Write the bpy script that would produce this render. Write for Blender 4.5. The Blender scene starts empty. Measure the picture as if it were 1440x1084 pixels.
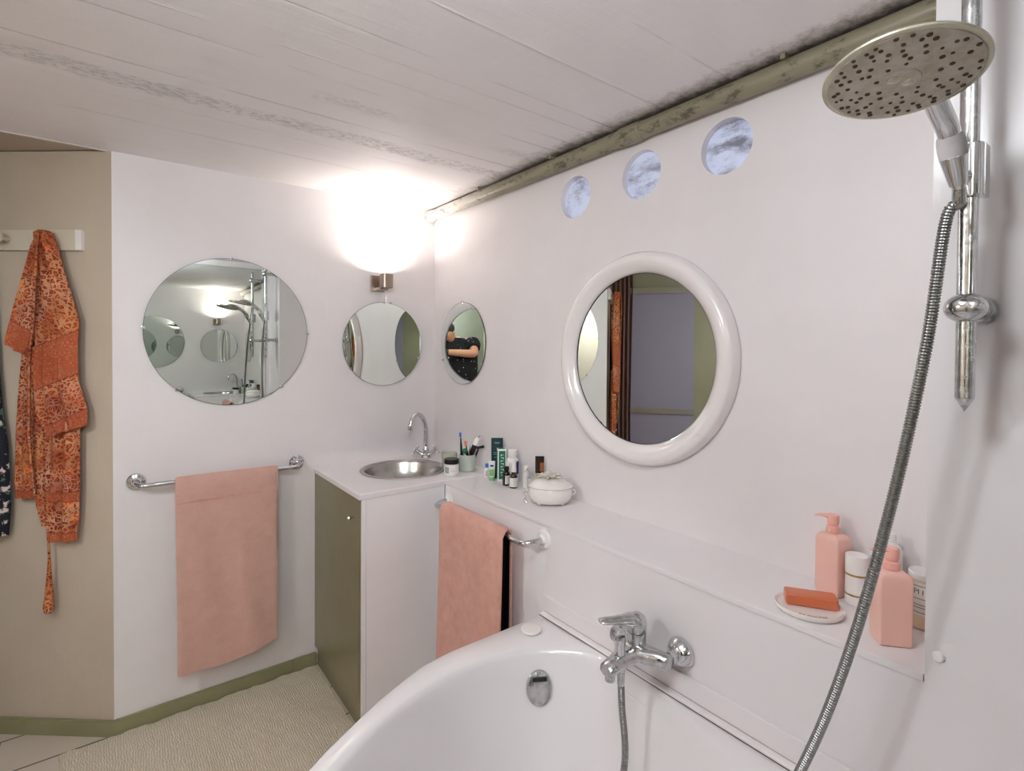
import bpy, bmesh, math, random
from mathutils import Vector, Matrix, Quaternion

random.seed(7)
PI = math.pi
S = bpy.context.scene
COL = S.collection

# ------------------------------------------------------------------ camera, world, lamps, exposure
CAM = Vector((-1.4024, -2.5017, 1.5))
yaw, pitch, roll = math.radians(37.238), math.radians(0.854), math.radians(0.345)
fw = Vector((math.sin(yaw) * math.cos(pitch), math.cos(yaw) * math.cos(pitch), -math.sin(pitch)))
rt = Vector((math.cos(yaw), -math.sin(yaw), 0))
up = rt.cross(fw)
r2 = rt * math.cos(roll) + up * math.sin(roll)
u2 = -rt * math.sin(roll) + up * math.cos(roll)
cd = bpy.data.cameras.new('camera')
cam = bpy.data.objects.new('camera', cd)
COL.objects.link(cam)
M = Matrix((r2, u2, -fw)).transposed().to_4x4()
M.translation = CAM
cam.matrix_world = M
cd.sensor_width = 36
cd.lens = 731.81 / 1440 * 36
cd.shift_x = -(713.01 - 720) / 1440
cd.shift_y = (502.22 - 542) / 1440
cd.clip_start = 0.02
S.camera = cam

S.view_settings.view_transform = 'Standard'
S.view_settings.look = 'None'
S.view_settings.gamma = 1
S.view_settings.use_curve_mapping = False
S.view_settings.exposure = 0.2
S.cycles.caustics_reflective = False
S.cycles.caustics_refractive = False
S.cycles.glossy_bounces = 12
S.cycles.max_bounces = 14
S.cycles.diffuse_bounces = 6

wd = bpy.data.worlds.new('world')
S.world = wd
wd.use_nodes = True
wd.node_tree.nodes['Background'].inputs[0].default_value = (0.75, 0.85, 1, 1)
wd.node_tree.nodes['Background'].inputs[1].default_value = 0.6

LAMP_AT = (-1.25, -2.10, 2.10)      # opal ceiling globe
GLOBE_STRENGTH = 29
REAR_FILL_AT = (-1.90, -3.08, 2.08)         # added fill globe, unseen, lifts surfaces facing the camera
REAR_FILL_STRENGTH = 62
FILL_PENDANT_AT = (-2.24, -1.36, 1.90)      # added fill lamp, unseen, evens the light on the left
FILL_PENDANT_STRENGTH = 104
SCONCE_POWER = 3.6
CEIL_Z = 2.2468

# ------------------------------------------------------------------ materials
def lin(c):
    c = c / 255
    return c / 12.92 if c <= 0.04045 else ((c + 0.055) / 1.055) ** 2.4

def rgb(r, g, b):
    return (lin(r), lin(g), lin(b), 1)

def pmat(name, col, rough=0.5, metal=0.0, spec=0.5, trans=0.0, coat=0.0, ior=1.45, emit=None, estr=0, sub=0, alpha=1):
    m = bpy.data.materials.new(name)
    m.use_nodes = True
    b = m.node_tree.nodes['Principled BSDF']
    b.inputs['Base Color'].default_value = col
    b.inputs['Roughness'].default_value = rough
    b.inputs['Metallic'].default_value = metal
    b.inputs['Specular IOR Level'].default_value = spec
    b.inputs['Transmission Weight'].default_value = trans
    b.inputs['Coat Weight'].default_value = coat
    b.inputs['IOR'].default_value = ior
    b.inputs['Alpha'].default_value = alpha
    if emit:
        b.inputs['Emission Color'].default_value = emit
        b.inputs['Emission Strength'].default_value = estr
    if sub:
        b.inputs['Subsurface Weight'].default_value = sub
        b.inputs['Subsurface Scale'].default_value = 0.01
    return m

class NT:
    """short-hand for building node trees"""
    def __init__(s, m):
        s.m = m
        s.t = m.node_tree
        s.b = s.t.nodes['Principled BSDF']
        s.co = s.t.nodes.new('ShaderNodeTexCoord').outputs['Object']

    def n(s, kind, **kw):
        nd = s.t.nodes.new('ShaderNode' + kind)
        for k, v in kw.items():
            if hasattr(nd, k):
                setattr(nd, k, v)
        return nd

    def link(s, a, b):
        s.t.links.new(a, b)

    def mapping(s, scale=(1, 1, 1), loc=(0, 0, 0), rot=(0, 0, 0), src=None):
        mp = s.n('Mapping')
        mp.inputs['Scale'].default_value = scale
        mp.inputs['Location'].default_value = loc
        mp.inputs['Rotation'].default_value = rot
        s.link(src or s.co, mp.inputs[0])
        return mp.outputs[0]

    def noise(s, scale, detail=4, rough=0.5, src=None, dist=0):
        nd = s.n('TexNoise')
        nd.inputs['Scale'].default_value = scale
        nd.inputs['Detail'].default_value = detail
        nd.inputs['Roughness'].default_value = rough
        nd.inputs['Distortion'].default_value = dist
        s.link(src or s.co, nd.inputs['Vector'])
        return nd.outputs[0]

    def voro(s, scale, feature='F1', src=None):
        nd = s.n('TexVoronoi', feature=feature)
        nd.inputs['Scale'].default_value = scale
        s.link(src or s.co, nd.inputs['Vector'])
        return nd.outputs['Distance']

    def ramp(s, fac, stops, const=False):
        nd = s.n('ValToRGB')
        cr = nd.color_ramp
        if const:
            cr.interpolation = 'CONSTANT'
        while len(cr.elements) < len(stops):
            cr.elements.new(0.5)
        for e, (p, c) in zip(cr.elements, stops):
            e.position = p
            e.color = c if hasattr(c, '__len__') else (c, c, c, 1)
        s.link(fac, nd.inputs[0])
        return nd.outputs[0]

    def mix(s, fac, a, b, mode='MIX'):
        nd = s.n('Mix', data_type='RGBA', blend_type=mode)
        for i, v in ((0, fac), (6, a), (7, b)):
            if isinstance(v, (int, float, tuple)):
                nd.inputs[i].default_value = v
            else:
                s.link(v, nd.inputs[i])
        return nd.outputs[2]

    def math(s, op, a, b=0.0, c=None):
        nd = s.n('Math', operation=op)
        for i, v in enumerate((a, b) if c is None else (a, b, c)):
            if isinstance(v, (int, float)):
                nd.inputs[i].default_value = v
            else:
                s.link(v, nd.inputs[i])
        return nd.outputs[0]

    def sep(s, src=None):
        nd = s.n('SeparateXYZ')
        s.link(src or s.co, nd.inputs[0])
        return nd.outputs

    def color(s, c):
        s.link(c, s.b.inputs['Base Color'])

    def rough(s, c):
        s.link(c, s.b.inputs['Roughness'])

    def bump(s, h, strength=0.3, dist=0.01, prev=None):
        nd = s.n('Bump')
        nd.inputs['Strength'].default_value = strength
        nd.inputs['Distance'].default_value = dist
        s.link(h, nd.inputs['Height'])
        if prev is not None:
            s.link(prev, nd.inputs['Normal'])
        s.link(nd.outputs[0], s.b.inputs['Normal'])
        return nd.outputs[0]

WHITE = rgb(231, 224, 222)

def painted(name, c1, c2, rough=0.5, bump=0.25, spec=0.4):
    m = pmat(name, c1, rough, spec=spec)
    n = NT(m)
    f = n.noise(3.0, 5, 0.6)
    n.color(n.mix(n.ramp(f, [(0.35, 0), (0.7, 1)]), c1, c2))
    h = n.math('ADD', n.noise(9, 3, 0.5), n.math('MULTIPLY', n.noise(1, 3, 0.5, n.mapping((60, 60, 7))), 0.25))
    n.bump(h, bump, 0.01)
    return m

m_wall = painted('white_wall_paint', rgb(232, 227, 228), rgb(226, 221, 221), 0.42, 0.22)
m_beige = painted('beige_wall_paint', rgb(196, 182, 164), rgb(188, 173, 155), 0.6, 0.3)
m_alcove = painted('grey_olive_wall_paint', rgb(148, 142, 118), rgb(140, 134, 108), 0.5, 0.2)
m_sage = painted('sage_wall_paint', rgb(138, 140, 128), rgb(130, 133, 118), 0.5, 0.2)
m_olive = painted('olive_gloss_paint', rgb(134, 128, 100), rgb(124, 118, 90), 0.28, 0.10)
m_baseb = painted('olive_baseboard_paint', rgb(146, 142, 108), rgb(130, 127, 94), 0.4, 0.3)
m_gloss = painted('white_lacquer', rgb(234, 229, 230), rgb(230, 225, 225), 0.22, 0.05)
m_panel = painted('white_melamine', rgb(242, 239, 241), rgb(238, 235, 237), 0.3, 0.06)
m_acryl = pmat('bathtub_acrylic', rgb(234, 230, 230), 0.12, coat=0.5)
m_ceram = pmat('white_ceramic', rgb(235, 230, 226), 0.12, coat=0.4)
m_frame = pmat('white_gloss_frame', rgb(238, 232, 231), 0.15, coat=0.4)
m_chrome = pmat('chrome', (0.62, 0.62, 0.64, 1), 0.09, 1.0)
m_chrome_old = pmat('worn_chrome', (0.52, 0.51, 0.50, 1), 0.16, 1.0)
n = NT(m_chrome_old)
n.color(n.mix(n.ramp(n.noise(45, 6, 0.7), [(0.45, 0), (0.7, 1)]), (0.60, 0.60, 0.61, 1), (0.36, 0.37, 0.35, 1)))
n.rough(n.ramp(n.noise(60, 5, 0.7), [(0.4, 0.08), (0.75, 0.4)]))
m_steel = pmat('brushed_steel', (0.46, 0.44, 0.42, 1), 0.24, 1.0)
n = NT(m_steel)
n.bump(n.noise(1, 2, 0.5, n.mapping((6, 6, 300))), 0.05, 0.002)
m_lampmetal = pmat('brushed_nickel', rgb(168, 152, 140), 0.32, 1.0)
m_mirror = pmat('mirror_silver', (0.80, 0.84, 0.81, 1), 0.0, 1.0)
m_edge = pmat('mirror_glass_edge', rgb(88, 96, 90), 0.3)
m_black = pmat('black_plastic', rgb(18, 17, 17), 0.35)
m_darkline = pmat('dark_sealant_line', rgb(92, 82, 80), 0.7)
m_amber = pmat('dark_amber_glass', rgb(24, 15, 13), 0.08, coat=0.5)
m_label = pmat('paper_label', rgb(226, 222, 214), 0.6)
m_ink = pmat('black_print', rgb(30, 28, 30), 0.6)
m_whitepl = pmat('white_plastic', rgb(236, 232, 230), 0.3)
m_clear = pmat('cloudy_clear_plastic', rgb(236, 234, 232), 0.2, trans=0.15, ior=1.4)
m_glass = pmat('green_tinted_glass', rgb(222, 226, 206), 0.08, trans=0.4, ior=1.4)
m_sagecup = pmat('pale_sage_ceramic', rgb(196, 205, 194), 0.45)
m_skin = pmat('skin', rgb(205, 146, 116), 0.5, sub=0.1)
m_hair = pmat('dark_hair', rgb(34, 26, 22), 0.5)
m_dress = pmat('black_dotted_cloth', rgb(14, 13, 15), 0.85)
n = NT(m_dress)
n.color(n.ramp(n.voro(22), [(0.0, rgb(225, 222, 220)), (0.10, rgb(225, 222, 220)), (0.13, rgb(13, 12, 14)), (1, rgb(18, 16, 18))]))
m_glow = pmat('lamp_opal_glass', (1, 1, 1, 1), 0.3, emit=(0.98, 1.05, 1.10, 1), estr=GLOBE_STRENGTH)
m_glow2 = pmat('fill_pendant_glow', (1, 1, 1, 1), 0.3, emit=(0.98, 1.05, 1.10, 1), estr=FILL_PENDANT_STRENGTH)
m_glow3 = pmat('rear_fill_glow', (1, 1, 1, 1), 0.3, emit=(0.98, 1.05, 1.10, 1), estr=REAR_FILL_STRENGTH)
m_bulb = pmat('halogen_bulb', (1, 1, 1, 1), 0.3, emit=(1, 0.9, 0.78, 1), estr=60)
m_nozzle = pmat('dark_rubber_nozzle', rgb(74, 58, 42), 0.6)
m_tape = pmat('white_sealing_tape', rgb(226, 222, 224), 0.55)
n = NT(m_tape)
n.bump(n.noise(160, 4, 0.6, n.mapping((1, 1, 4))), 0.5, 0.002)
m_hosemat = pmat('metal_hose', (0.30, 0.295, 0.285, 1), 0.28, 1.0)
m_curtain = pmat('mauve_brown_curtain', rgb(122, 92, 84), 0.9)

m_head = pmat('limescaled_shower_face', rgb(198, 192, 178), 0.4, spec=0.4)
n = NT(m_head)
n.color(n.mix(n.ramp(n.noise(45, 6, 0.7), [(0.4, 0), (0.72, 1)]), rgb(208, 202, 192), rgb(176, 164, 138)))
n.bump(n.noise(160, 4, 0.7), 0.3, 0.002)
m_headrim = pmat('yellowed_chrome_rim', rgb(192, 188, 168), 0.25, 0.7)

# ceiling: board-marked painted concrete, the boards run along x
m_ceil = pmat('painted_board_marked_concrete', rgb(232, 226, 222), 0.55)
n = NT(m_ceil)
X, Y, Z = n.sep()
streak = n.noise(1, 6, 0.65, n.mapping((0.7, 14, 1)))
fine = n.noise(1, 5, 0.6, n.mapping((2.5, 38, 1)))
blotch = n.noise(2.2, 4, 0.6)
# crumbly strip where two boards met, y about -0.68, and a weaker one at -1.0
wob = n.math('MULTIPLY', n.math('SUBTRACT', n.noise(2.5, 3, 0.6), 0.5), 0.07)
d1 = n.math('ABSOLUTE', n.math('ADD', n.math('ADD', Y, 0.68), wob))
band1 = n.ramp(d1, [(0.0, 1), (0.030, 0.8), (0.05, 0)])
d2 = n.math('ABSOLUTE', n.math('ADD', n.math('ADD', Y, 0.93), wob))
band2 = n.math('MULTIPLY', n.ramp(d2, [(0.0, 0.5), (0.02, 0.4), (0.04, 0)]), n.ramp(n.noise(1, 2, 0.5, n.mapping((3, 3, 1), loc=(4, 1, 0))), [(0.48, 0), (0.6, 1)]))
grit = n.noise(70, 5, 0.8, n.mapping((0.6, 1.3, 1)))
pits = n.ramp(grit, [(0.50, 0), (0.60, 1)])
bandg = n.math('MULTIPLY', n.math('MAXIMUM', band1, band2), pits)
lines = []
for yy, w_, s_ in ((-1.13, .004, 1.0), (-1.31, .004, -1), (-1.50, .005, 1.0), (-1.235, .003, .8), (-0.80, .004, -1), (-0.38, .005, -.6), (-0.22, .003, .5), (-1.72, .004, -.5), (-1.95, .004, .6), (-0.56, .003, .6), (-1.04, .003, -.7), (-0.10, .004, .5)):
    dd = n.math('ABSOLUTE', n.math('ADD', n.math('ADD', Y, -yy), n.math('MULTIPLY', wob, 0.12)))
    lines.append((n.ramp(dd, [(0.0, 1), (w_, 0)]), s_))
gap = n.ramp(n.noise(1, 3, 0.6, n.mapping((3, 9, 1))), [(0.38, 0), (0.52, 1)])
hl = None
for o_, s_ in lines:
    q = n.math('MULTIPLY', o_, s_)
    hl = q if hl is None else n.math('ADD', hl, q)
hl = n.math('MULTIPLY', hl, gap)
h = n.math('ADD', n.math('MULTIPLY', streak, 0.55), n.math('MULTIPLY', fine, 0.16))
h = n.math('ADD', h, n.math('MULTIPLY', n.noise(1, 4, 0.6, n.mapping((26, 5, 1))), 0.10))
h = n.math('ADD', h, n.math('MULTIPLY', hl, 0.55))
h = n.math('ADD', h, n.math('MULTIPLY', bandg, -0.9))
n.bump(h, 0.55, 0.012)
cc = n.mix(n.ramp(blotch, [(0.3, 0), (0.75, 1)]), rgb(243, 239, 240), rgb(236, 231, 231))
cc = n.mix(n.math('MULTIPLY', n.ramp(fine, [(0.58, 0), (0.8, 1)]), 0.12), cc, rgb(188, 180, 174))
cc = n.mix(n.math('MULTIPLY', bandg, 0.4), cc, rgb(150, 142, 136))
cc = n.mix(n.math('MULTIPLY', n.math('MAXIMUM', hl, 0.0), 0.7), cc, rgb(240, 234, 230))
cc = n.mix(n.math('MULTIPLY', n.math('MAXIMUM', n.math('MULTIPLY', hl, -1.0), 0.0), 0.45), cc, rgb(150, 142, 138))
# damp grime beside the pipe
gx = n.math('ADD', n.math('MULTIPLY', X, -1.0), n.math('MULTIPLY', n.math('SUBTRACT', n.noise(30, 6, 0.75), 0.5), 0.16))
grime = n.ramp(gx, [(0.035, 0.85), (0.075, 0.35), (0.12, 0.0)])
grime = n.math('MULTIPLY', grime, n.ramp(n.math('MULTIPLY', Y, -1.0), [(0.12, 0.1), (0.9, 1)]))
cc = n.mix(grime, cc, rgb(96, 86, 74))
n.color(cc)

m_pipe = pmat('khaki_painted_pipe', rgb(138, 132, 108), 0.38)
n = NT(m_pipe)
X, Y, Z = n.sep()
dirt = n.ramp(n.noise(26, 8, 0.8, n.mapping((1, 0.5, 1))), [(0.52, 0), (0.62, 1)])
c0 = n.mix(n.ramp(n.math('MULTIPLY', Y, -1.0), [(0.25, 0), (0.65, 1)]), rgb(212, 205, 198), rgb(142, 135, 114))  # pale end by the corner: wall lamp glow put into the colour
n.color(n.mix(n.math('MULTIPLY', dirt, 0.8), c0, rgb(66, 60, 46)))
n.bump(n.noise(60, 4, 0.6), 0.3, 0.003)

m_tile = pmat('beige_floor_tile', rgb(206, 194, 178), 0.3)
n = NT(m_tile)
bk = n.n('TexBrick')
bk.offset = 0.5
for k, v in (('Color1', rgb(205, 194, 180)), ('Color2', rgb(198, 187, 172)), ('Mortar', rgb(84, 76, 68)), ('Scale', 1.0), ('Mortar Size', 0.004), ('Brick Width', 0.42), ('Row Height', 0.21), ('Mortar Smooth', 0.1)):
    bk.inputs[k].default_value = v
n.link(n.mapping(loc=(1.535 - 0.42, 0.005, 0)), bk.inputs['Vector'])
n.color(n.mix(n.math('MULTIPLY', n.noise(9, 5, 0.6), 0.25), bk.outputs[0], rgb(180, 168, 150)))
n.bump(n.math('MULTIPLY', bk.outputs[1], -1.0), 0.4, 0.003)

m_rug = pmat('ribbed_beige_cotton', rgb(178, 170, 150), 0.95, spec=0.1)
n = NT(m_rug)
dist = n.noise(14, 3, 0.6)
mpv = n.n('VectorMath', operation='ADD')
sc = n.n('VectorMath', operation='SCALE')
nc = n.n('TexNoise')
nc.inputs['Scale'].default_value = 9
n.link(n.co, nc.inputs['Vector'])
n.link(nc.outputs[1], sc.inputs[0])
sc.inputs['Scale'].default_value = 0.016
n.link(n.co, mpv.inputs[0])
n.link(sc.outputs[0], mpv.inputs[1])
w1 = n.n('TexWave', wave_type='BANDS', bands_direction='X')
w1.inputs['Scale'].default_value = 38
w1.inputs['Distortion'].default_value = 6
w1.inputs['Detail'].default_value = 3
w1.inputs['Detail Scale'].default_value = 1.5
n.link(mpv.outputs[0], w1.inputs['Vector'])
w2 = n.n('TexWave', wave_type='BANDS', bands_direction='Y')
w2.inputs['Scale'].default_value = 9
w2.inputs['Distortion'].default_value = 3
n.link(mpv.outputs[0], w2.inputs['Vector'])
hh = n.math('ADD', n.math('MULTIPLY', w1.outputs[1], n.ramp(n.noise(7, 3, 0.6), [(0.3, 0.35), (0.7, 0.8)])), n.math('MULTIPLY', n.noise(5, 5, 0.65), 0.4))
n.color(n.mix(hh, rgb(196, 184, 164), rgb(234, 223, 204)))
n.bump(n.math('ADD', hh, n.math('MULTIPLY', n.noise(160, 3, 0.7), 0.6)), 0.7, 0.006)

def towel_mat(name, c1, c2):
    m = pmat(name, c1, 0.95, spec=0.1)
    m.node_tree.nodes['Principled BSDF'].inputs['Sheen Weight'].default_value = 0.35
    n = NT(m)
    f = n.math('ADD', n.noise(260, 3, 0.7), n.math('MULTIPLY', n.noise(16, 5, 0.65), 0.9))
    n.color(n.mix(n.ramp(n.noise(22, 6, 0.7), [(0.35, 0), (0.7, 1)]), c1, c2))
    n.bump(f, 0.75, 0.006)
    return m

m_towel1 = towel_mat('pale_pink_terry', rgb(220, 178, 164), rgb(211, 167, 152))
m_towel2 = towel_mat('rose_pink_terry', rgb(232, 176, 158), rgb(214, 154, 136))
m_darkcloth = pmat('black_cloth', rgb(10, 9, 10), 0.95, spec=0.1)

def paisley(name, bands, tilt=0.35, dark=1.0):
    """orange printed cotton: cream scrollwork over rust, with plain terracotta bands (z ranges)"""
    m = pmat(name, rgb(180, 90, 50), 0.8, spec=0.2)
    n = NT(m)
    X, Y, Z = n.sep()
    wn = n.n('TexNoise')
    wn.inputs['Scale'].default_value = 22
    wn.inputs['Detail'].default_value = 2
    n.link(n.co, wn.inputs['Vector'])
    sc = n.n('VectorMath', operation='SCALE')
    n.link(wn.outputs[1], sc.inputs[0])
    sc.inputs['Scale'].default_value = 0.05
    ad = n.n('VectorMath', operation='ADD')
    n.link(n.co, ad.inputs[0])
    n.link(sc.outputs[0], ad.inputs[1])
    e1 = n.voro(62, 'DISTANCE_TO_EDGE', ad.outputs[0])
    e2 = n.voro(120, 'F1', ad.outputs[0])
    scroll = n.ramp(e1, [(0.0, 1), (0.10, 1), (0.16, 0), (0.34, 0), (0.40, 0.8), (0.46, 0)])
    dots = n.ramp(e2, [(0.0, 1), (0.16, 1), (0.24, 0)])
    pat = n.math('MAXIMUM', scroll, n.math('MULTIPLY', dots, 0.6))
    base = n.mix(n.ramp(n.noise(16, 4, 0.6), [(0.38, 0), (0.62, 1)]), rgb(158, 68, 34), rgb(122, 40, 28))
    base = n.mix(n.ramp(n.noise(20, 3, 0.6, n.mapping(loc=(5, 2, 1))), [(0.62, 0), (0.66, 1)]), base, rgb(216, 96, 32))
    cream = n.mix(n.ramp(n.noise(7, 3, 0.5), [(0.4, 0), (0.6, 1)]), rgb(216, 160, 104), rgb(226, 180, 146))
    pat = n.math('MULTIPLY', pat, n.ramp(n.noise(11, 3, 0.6, n.mapping(loc=(1, 7, 2))), [(0.36, 0.35), (0.6, 1)]))
    c = n.mix(n.math('MULTIPLY', pat, 0.62), base, cream)
    # plain bands
    plain = None
    zz = n.math('ADD', Z, n.math('MULTIPLY', n.math('SUBTRACT', n.noise(5, 2, 0.5), 0.5), 0.03))
    zz = n.math('ADD', zz, n.math('MULTIPLY', X, tilt))
    for z0, z1 in bands:
        mid, half = (z0 + z1) / 2, (z1 - z0) / 2
        d = n.math('ABSOLUTE', n.math('SUBTRACT', zz, mid))
        r = n.ramp(d, [(max(half - 0.002, 0), 1), (half, 0)])
        plain = r if plain is None else n.math('MAXIMUM', plain, r)
        edge = n.ramp(n.math('ABSOLUTE', n.math('SUBTRACT', d, half)), [(0.002, 1), (0.004, 0)])
        c = n.mix(edge, c, rgb(110, 44, 30))
    if plain is not None:
        pl = n.mix(n.math('MULTIPLY', n.ramp(n.voro(130, 'F1'), [(0.18, 1), (0.30, 0)]), 0.6), rgb(166, 84, 54), rgb(214, 154, 114))
        c = n.mix(n.math('MULTIPLY', plain, 0.85), c, pl)
    if dark != 1:
        c = n.mix(1 - dark, c, rgb(60, 24, 16))
    n.color(c)
    n.bump(n.noise(70, 4, 0.6), 0.25, 0.004)
    return m

m_robe = paisley('printed_orange_cotton', [])
m_robe_body = paisley('printed_orange_cotton_body_bands', [(0.86, 1.02), (0.64, 0.715)], -0.5)
m_robe_sleeve = paisley('printed_orange_cotton_sleeve_band', [(0.885, 1.02)], 0.7)
m_robe_hem = paisley('printed_orange_cotton_hem_band', [(0.42, 0.455), (0.26, 0.295)], 0.0)
m_lining = pmat('dark_navy_lining', rgb(24, 20, 26), 0.9)
m_floral = pmat('navy_floral_cotton', rgb(24, 26, 40), 0.85)
n = NT(m_floral)
n.color(n.mix(n.ramp(n.noise(26, 4, 0.6), [(0.56, 0), (0.60, 1)]), n.mix(n.ramp(n.noise(18, 3, 0.6, n.mapping(loc=(3, 1, 2))), [(0.6, 0), (0.63, 1)]), rgb(22, 24, 36), rgb(70, 104, 86)), rgb(214, 196, 190)))

# dirty glass of the three portholes, lit by daylight behind
m_port = pmat('daylit_dirty_glass', rgb(196, 204, 224), 0.35)
n = NT(m_port)
sm = n.noise(1, 8, 0.75, n.mapping((40, 9, 26), rot=(0.6, 0, 0)))
sp = n.noise(120, 4, 0.7)
soft = n.noise(9, 3, 0.6, n.mapping(loc=(2, 3.3, 1)))
smr = n.math('MULTIPLY', n.ramp(sm, [(0.44, 0), (0.62, 1)]), n.ramp(soft, [(0.38, 0), (0.6, 1)]))
spr = n.ramp(sp, [(0.66, 0), (0.72, 1)])
dm = n.math('MINIMUM', n.math('ADD', n.math('MULTIPLY', smr, 0.8), n.math('MULTIPLY', spr, 0.6)), 1.0)
ec = n.mix(dm, rgb(196, 206, 238), rgb(78, 76, 92))
n.color(n.mix(dm, rgb(190, 196, 214), rgb(70, 66, 78)))
n.link(ec, n.b.inputs['Emission Color'])
n.b.inputs['Emission Strength'].default_value = 0.30
m_blue = pmat('blue_daylit_frosted_glass', rgb(120, 126, 190), 0.4, emit=rgb(112, 122, 214), estr=1.1)

# frosted pane of the door seen in the oval mirror
m_frost = pmat('mauve_grey_frosted_glass', rgb(140, 133, 144), 0.30, spec=0.5, coat=0.1, emit=rgb(96, 96, 160), estr=0.06)
m_alu = pmat('dull_aluminium', rgb(150, 142, 130), 0.4, 0.7)
m_pink = pmat('blush_plastic', rgb(238, 192, 179), 0.35, sub=0.15)
m_pinkpump = pmat('salmon_pump_plastic', rgb(240, 178, 164), 0.35)
m_gold = pmat('gold_band', rgb(186, 160, 100), 0.3, 0.8)
m_soap = pmat('orange_soap', rgb(206, 112, 72), 0.3, sub=0.3, coat=0.3)
m_teal = pmat('dark_teal_plastic', rgb(16, 50, 58), 0.3)
m_tealtxt = pmat('pale_teal_print', rgb(130, 168, 164), 0.5)
m_green = pmat('toothpaste_green', rgb(24, 112, 84), 0.35)
m_ltgreen = pmat('light_green_plastic', rgb(134, 190, 128), 0.4)
m_bluec = pmat('bright_blue_plastic', rgb(72, 128, 206), 0.35)
m_navy = pmat('navy_print', rgb(40, 44, 110), 0.4)
m_brown = pmat('dark_brown_tube', rgb(40, 24, 18), 0.25, coat=0.4)
m_copper = pmat('copper_brown_print', rgb(146, 88, 48), 0.35)
m_orangep = pmat('orange_plastic', rgb(226, 120, 50), 0.4)
m_wood = pmat('cream_painted_wood', rgb(204, 194, 176), 0.45)
m_floor_dark = pmat('charcoal_plastic', rgb(40, 38, 38), 0.4)
m_greywood = pmat('greyed_white_trim', rgb(214, 206, 204), 0.35)
m_mould = pmat('white_seal_with_mould_specks', rgb(236, 230, 230), 0.3)
n = NT(m_mould)
X, Y, Z = n.sep()
sp = n.ramp(n.noise(55, 6, 0.8), [(0.60, 0), (0.66, 1)])
n.color(n.mix(sp, rgb(190, 180, 178), rgb(66, 56, 54)))

# ------------------------------------------------------------------ mesh helpers
def V(*a):
    return Vector(a)

def bm_new():
    return bmesh.new()

def add_box(bm, x0, x1, y0, y1, z0, z1, bev=0.0, seg=2, mtx=None):
    t = bmesh.new()
    bmesh.ops.create_cube(t, size=1)
    for v in t.verts:
        v.co = V((x0 + x1) / 2 + v.co.x * (x1 - x0), (y0 + y1) / 2 + v.co.y * (y1 - y0), (z0 + z1) / 2 + v.co.z * (z1 - z0))
    if bev > 0:
        bmesh.ops.bevel(t, geom=t.edges[:], offset=bev, segments=seg, affect='EDGES', profile=0.5)
    if mtx is not None:
        bmesh.ops.transform(t, matrix=mtx, verts=t.verts)
    merge(bm, t)
    return bm

def merge(bm, t):
    me = bpy.data.meshes.new('tmp')
    t.to_mesh(me)
    t.free()
    bm.from_mesh(me)
    bpy.data.meshes.remove(me)

def frames(pts, closed=False):
    n = len(pts)
    T = []
    for i in range(n):
        a = pts[(i - 1) % n] if (closed or i > 0) else pts[i]
        b = pts[(i + 1) % n] if (closed or i < n - 1) else pts[i]
        T.append((b - a).normalized())
    ref = V(0, 0, 1) if abs(T[0].z) < 0.9 else V(1, 0, 0)
    N = (ref - T[0] * ref.dot(T[0])).normalized()
    out = []
    for i in range(n):
        if i:
            q = T[i - 1].rotation_difference(T[i])
            N = q @ N
            N = (N - T[i] * N.dot(T[i])).normalized()
        out.append((T[i], N, T[i].cross(N)))
    return out

def add_tube(bm, pts, r, seg=16, closed=False, caps=True, flat=1.0):
    pts = [Vector(p) for p in pts]
    rs = r if hasattr(r, '__len__') else [r] * len(pts)
    fr = frames(pts, closed)
    rings = []
    for p, rr, (T, N, B) in zip(pts, rs, fr):
        rings.append([bm.verts.new(p + (N * math.cos(2 * PI * k / seg) * flat + B * math.sin(2 * PI * k / seg)) * rr) for k in range(seg)])
    m = len(rings)
    for i in range(m if closed else m - 1):
        a, b = rings[i], rings[(i + 1) % m]
        for k in range(seg):
            bm.faces.new((a[k], a[(k + 1) % seg], b[(k + 1) % seg], b[k]))
    if caps and not closed:
        bm.faces.new(rings[0][::-1])
        bm.faces.new(rings[-1])
    return bm

def smooth_path(pts, k=8):
    pts = [Vector(p) for p in pts]
    out = []
    for i in range(len(pts) - 1):
        p0 = pts[i - 1] if i else pts[0] * 2 - pts[1]
        p1, p2 = pts[i], pts[i + 1]
        p3 = pts[i + 2] if i + 2 < len(pts) else pts[-1] * 2 - pts[-2]
        for j in range(k):
            t = j / k
            out.append(0.5 * ((2 * p1) + (p2 - p0) * t + (2 * p0 - 5 * p1 + 4 * p2 - p3) * t * t + (3 * p1 - p0 - 3 * p2 + p3) * t ** 3))
    out.append(pts[-1])
    return out

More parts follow.
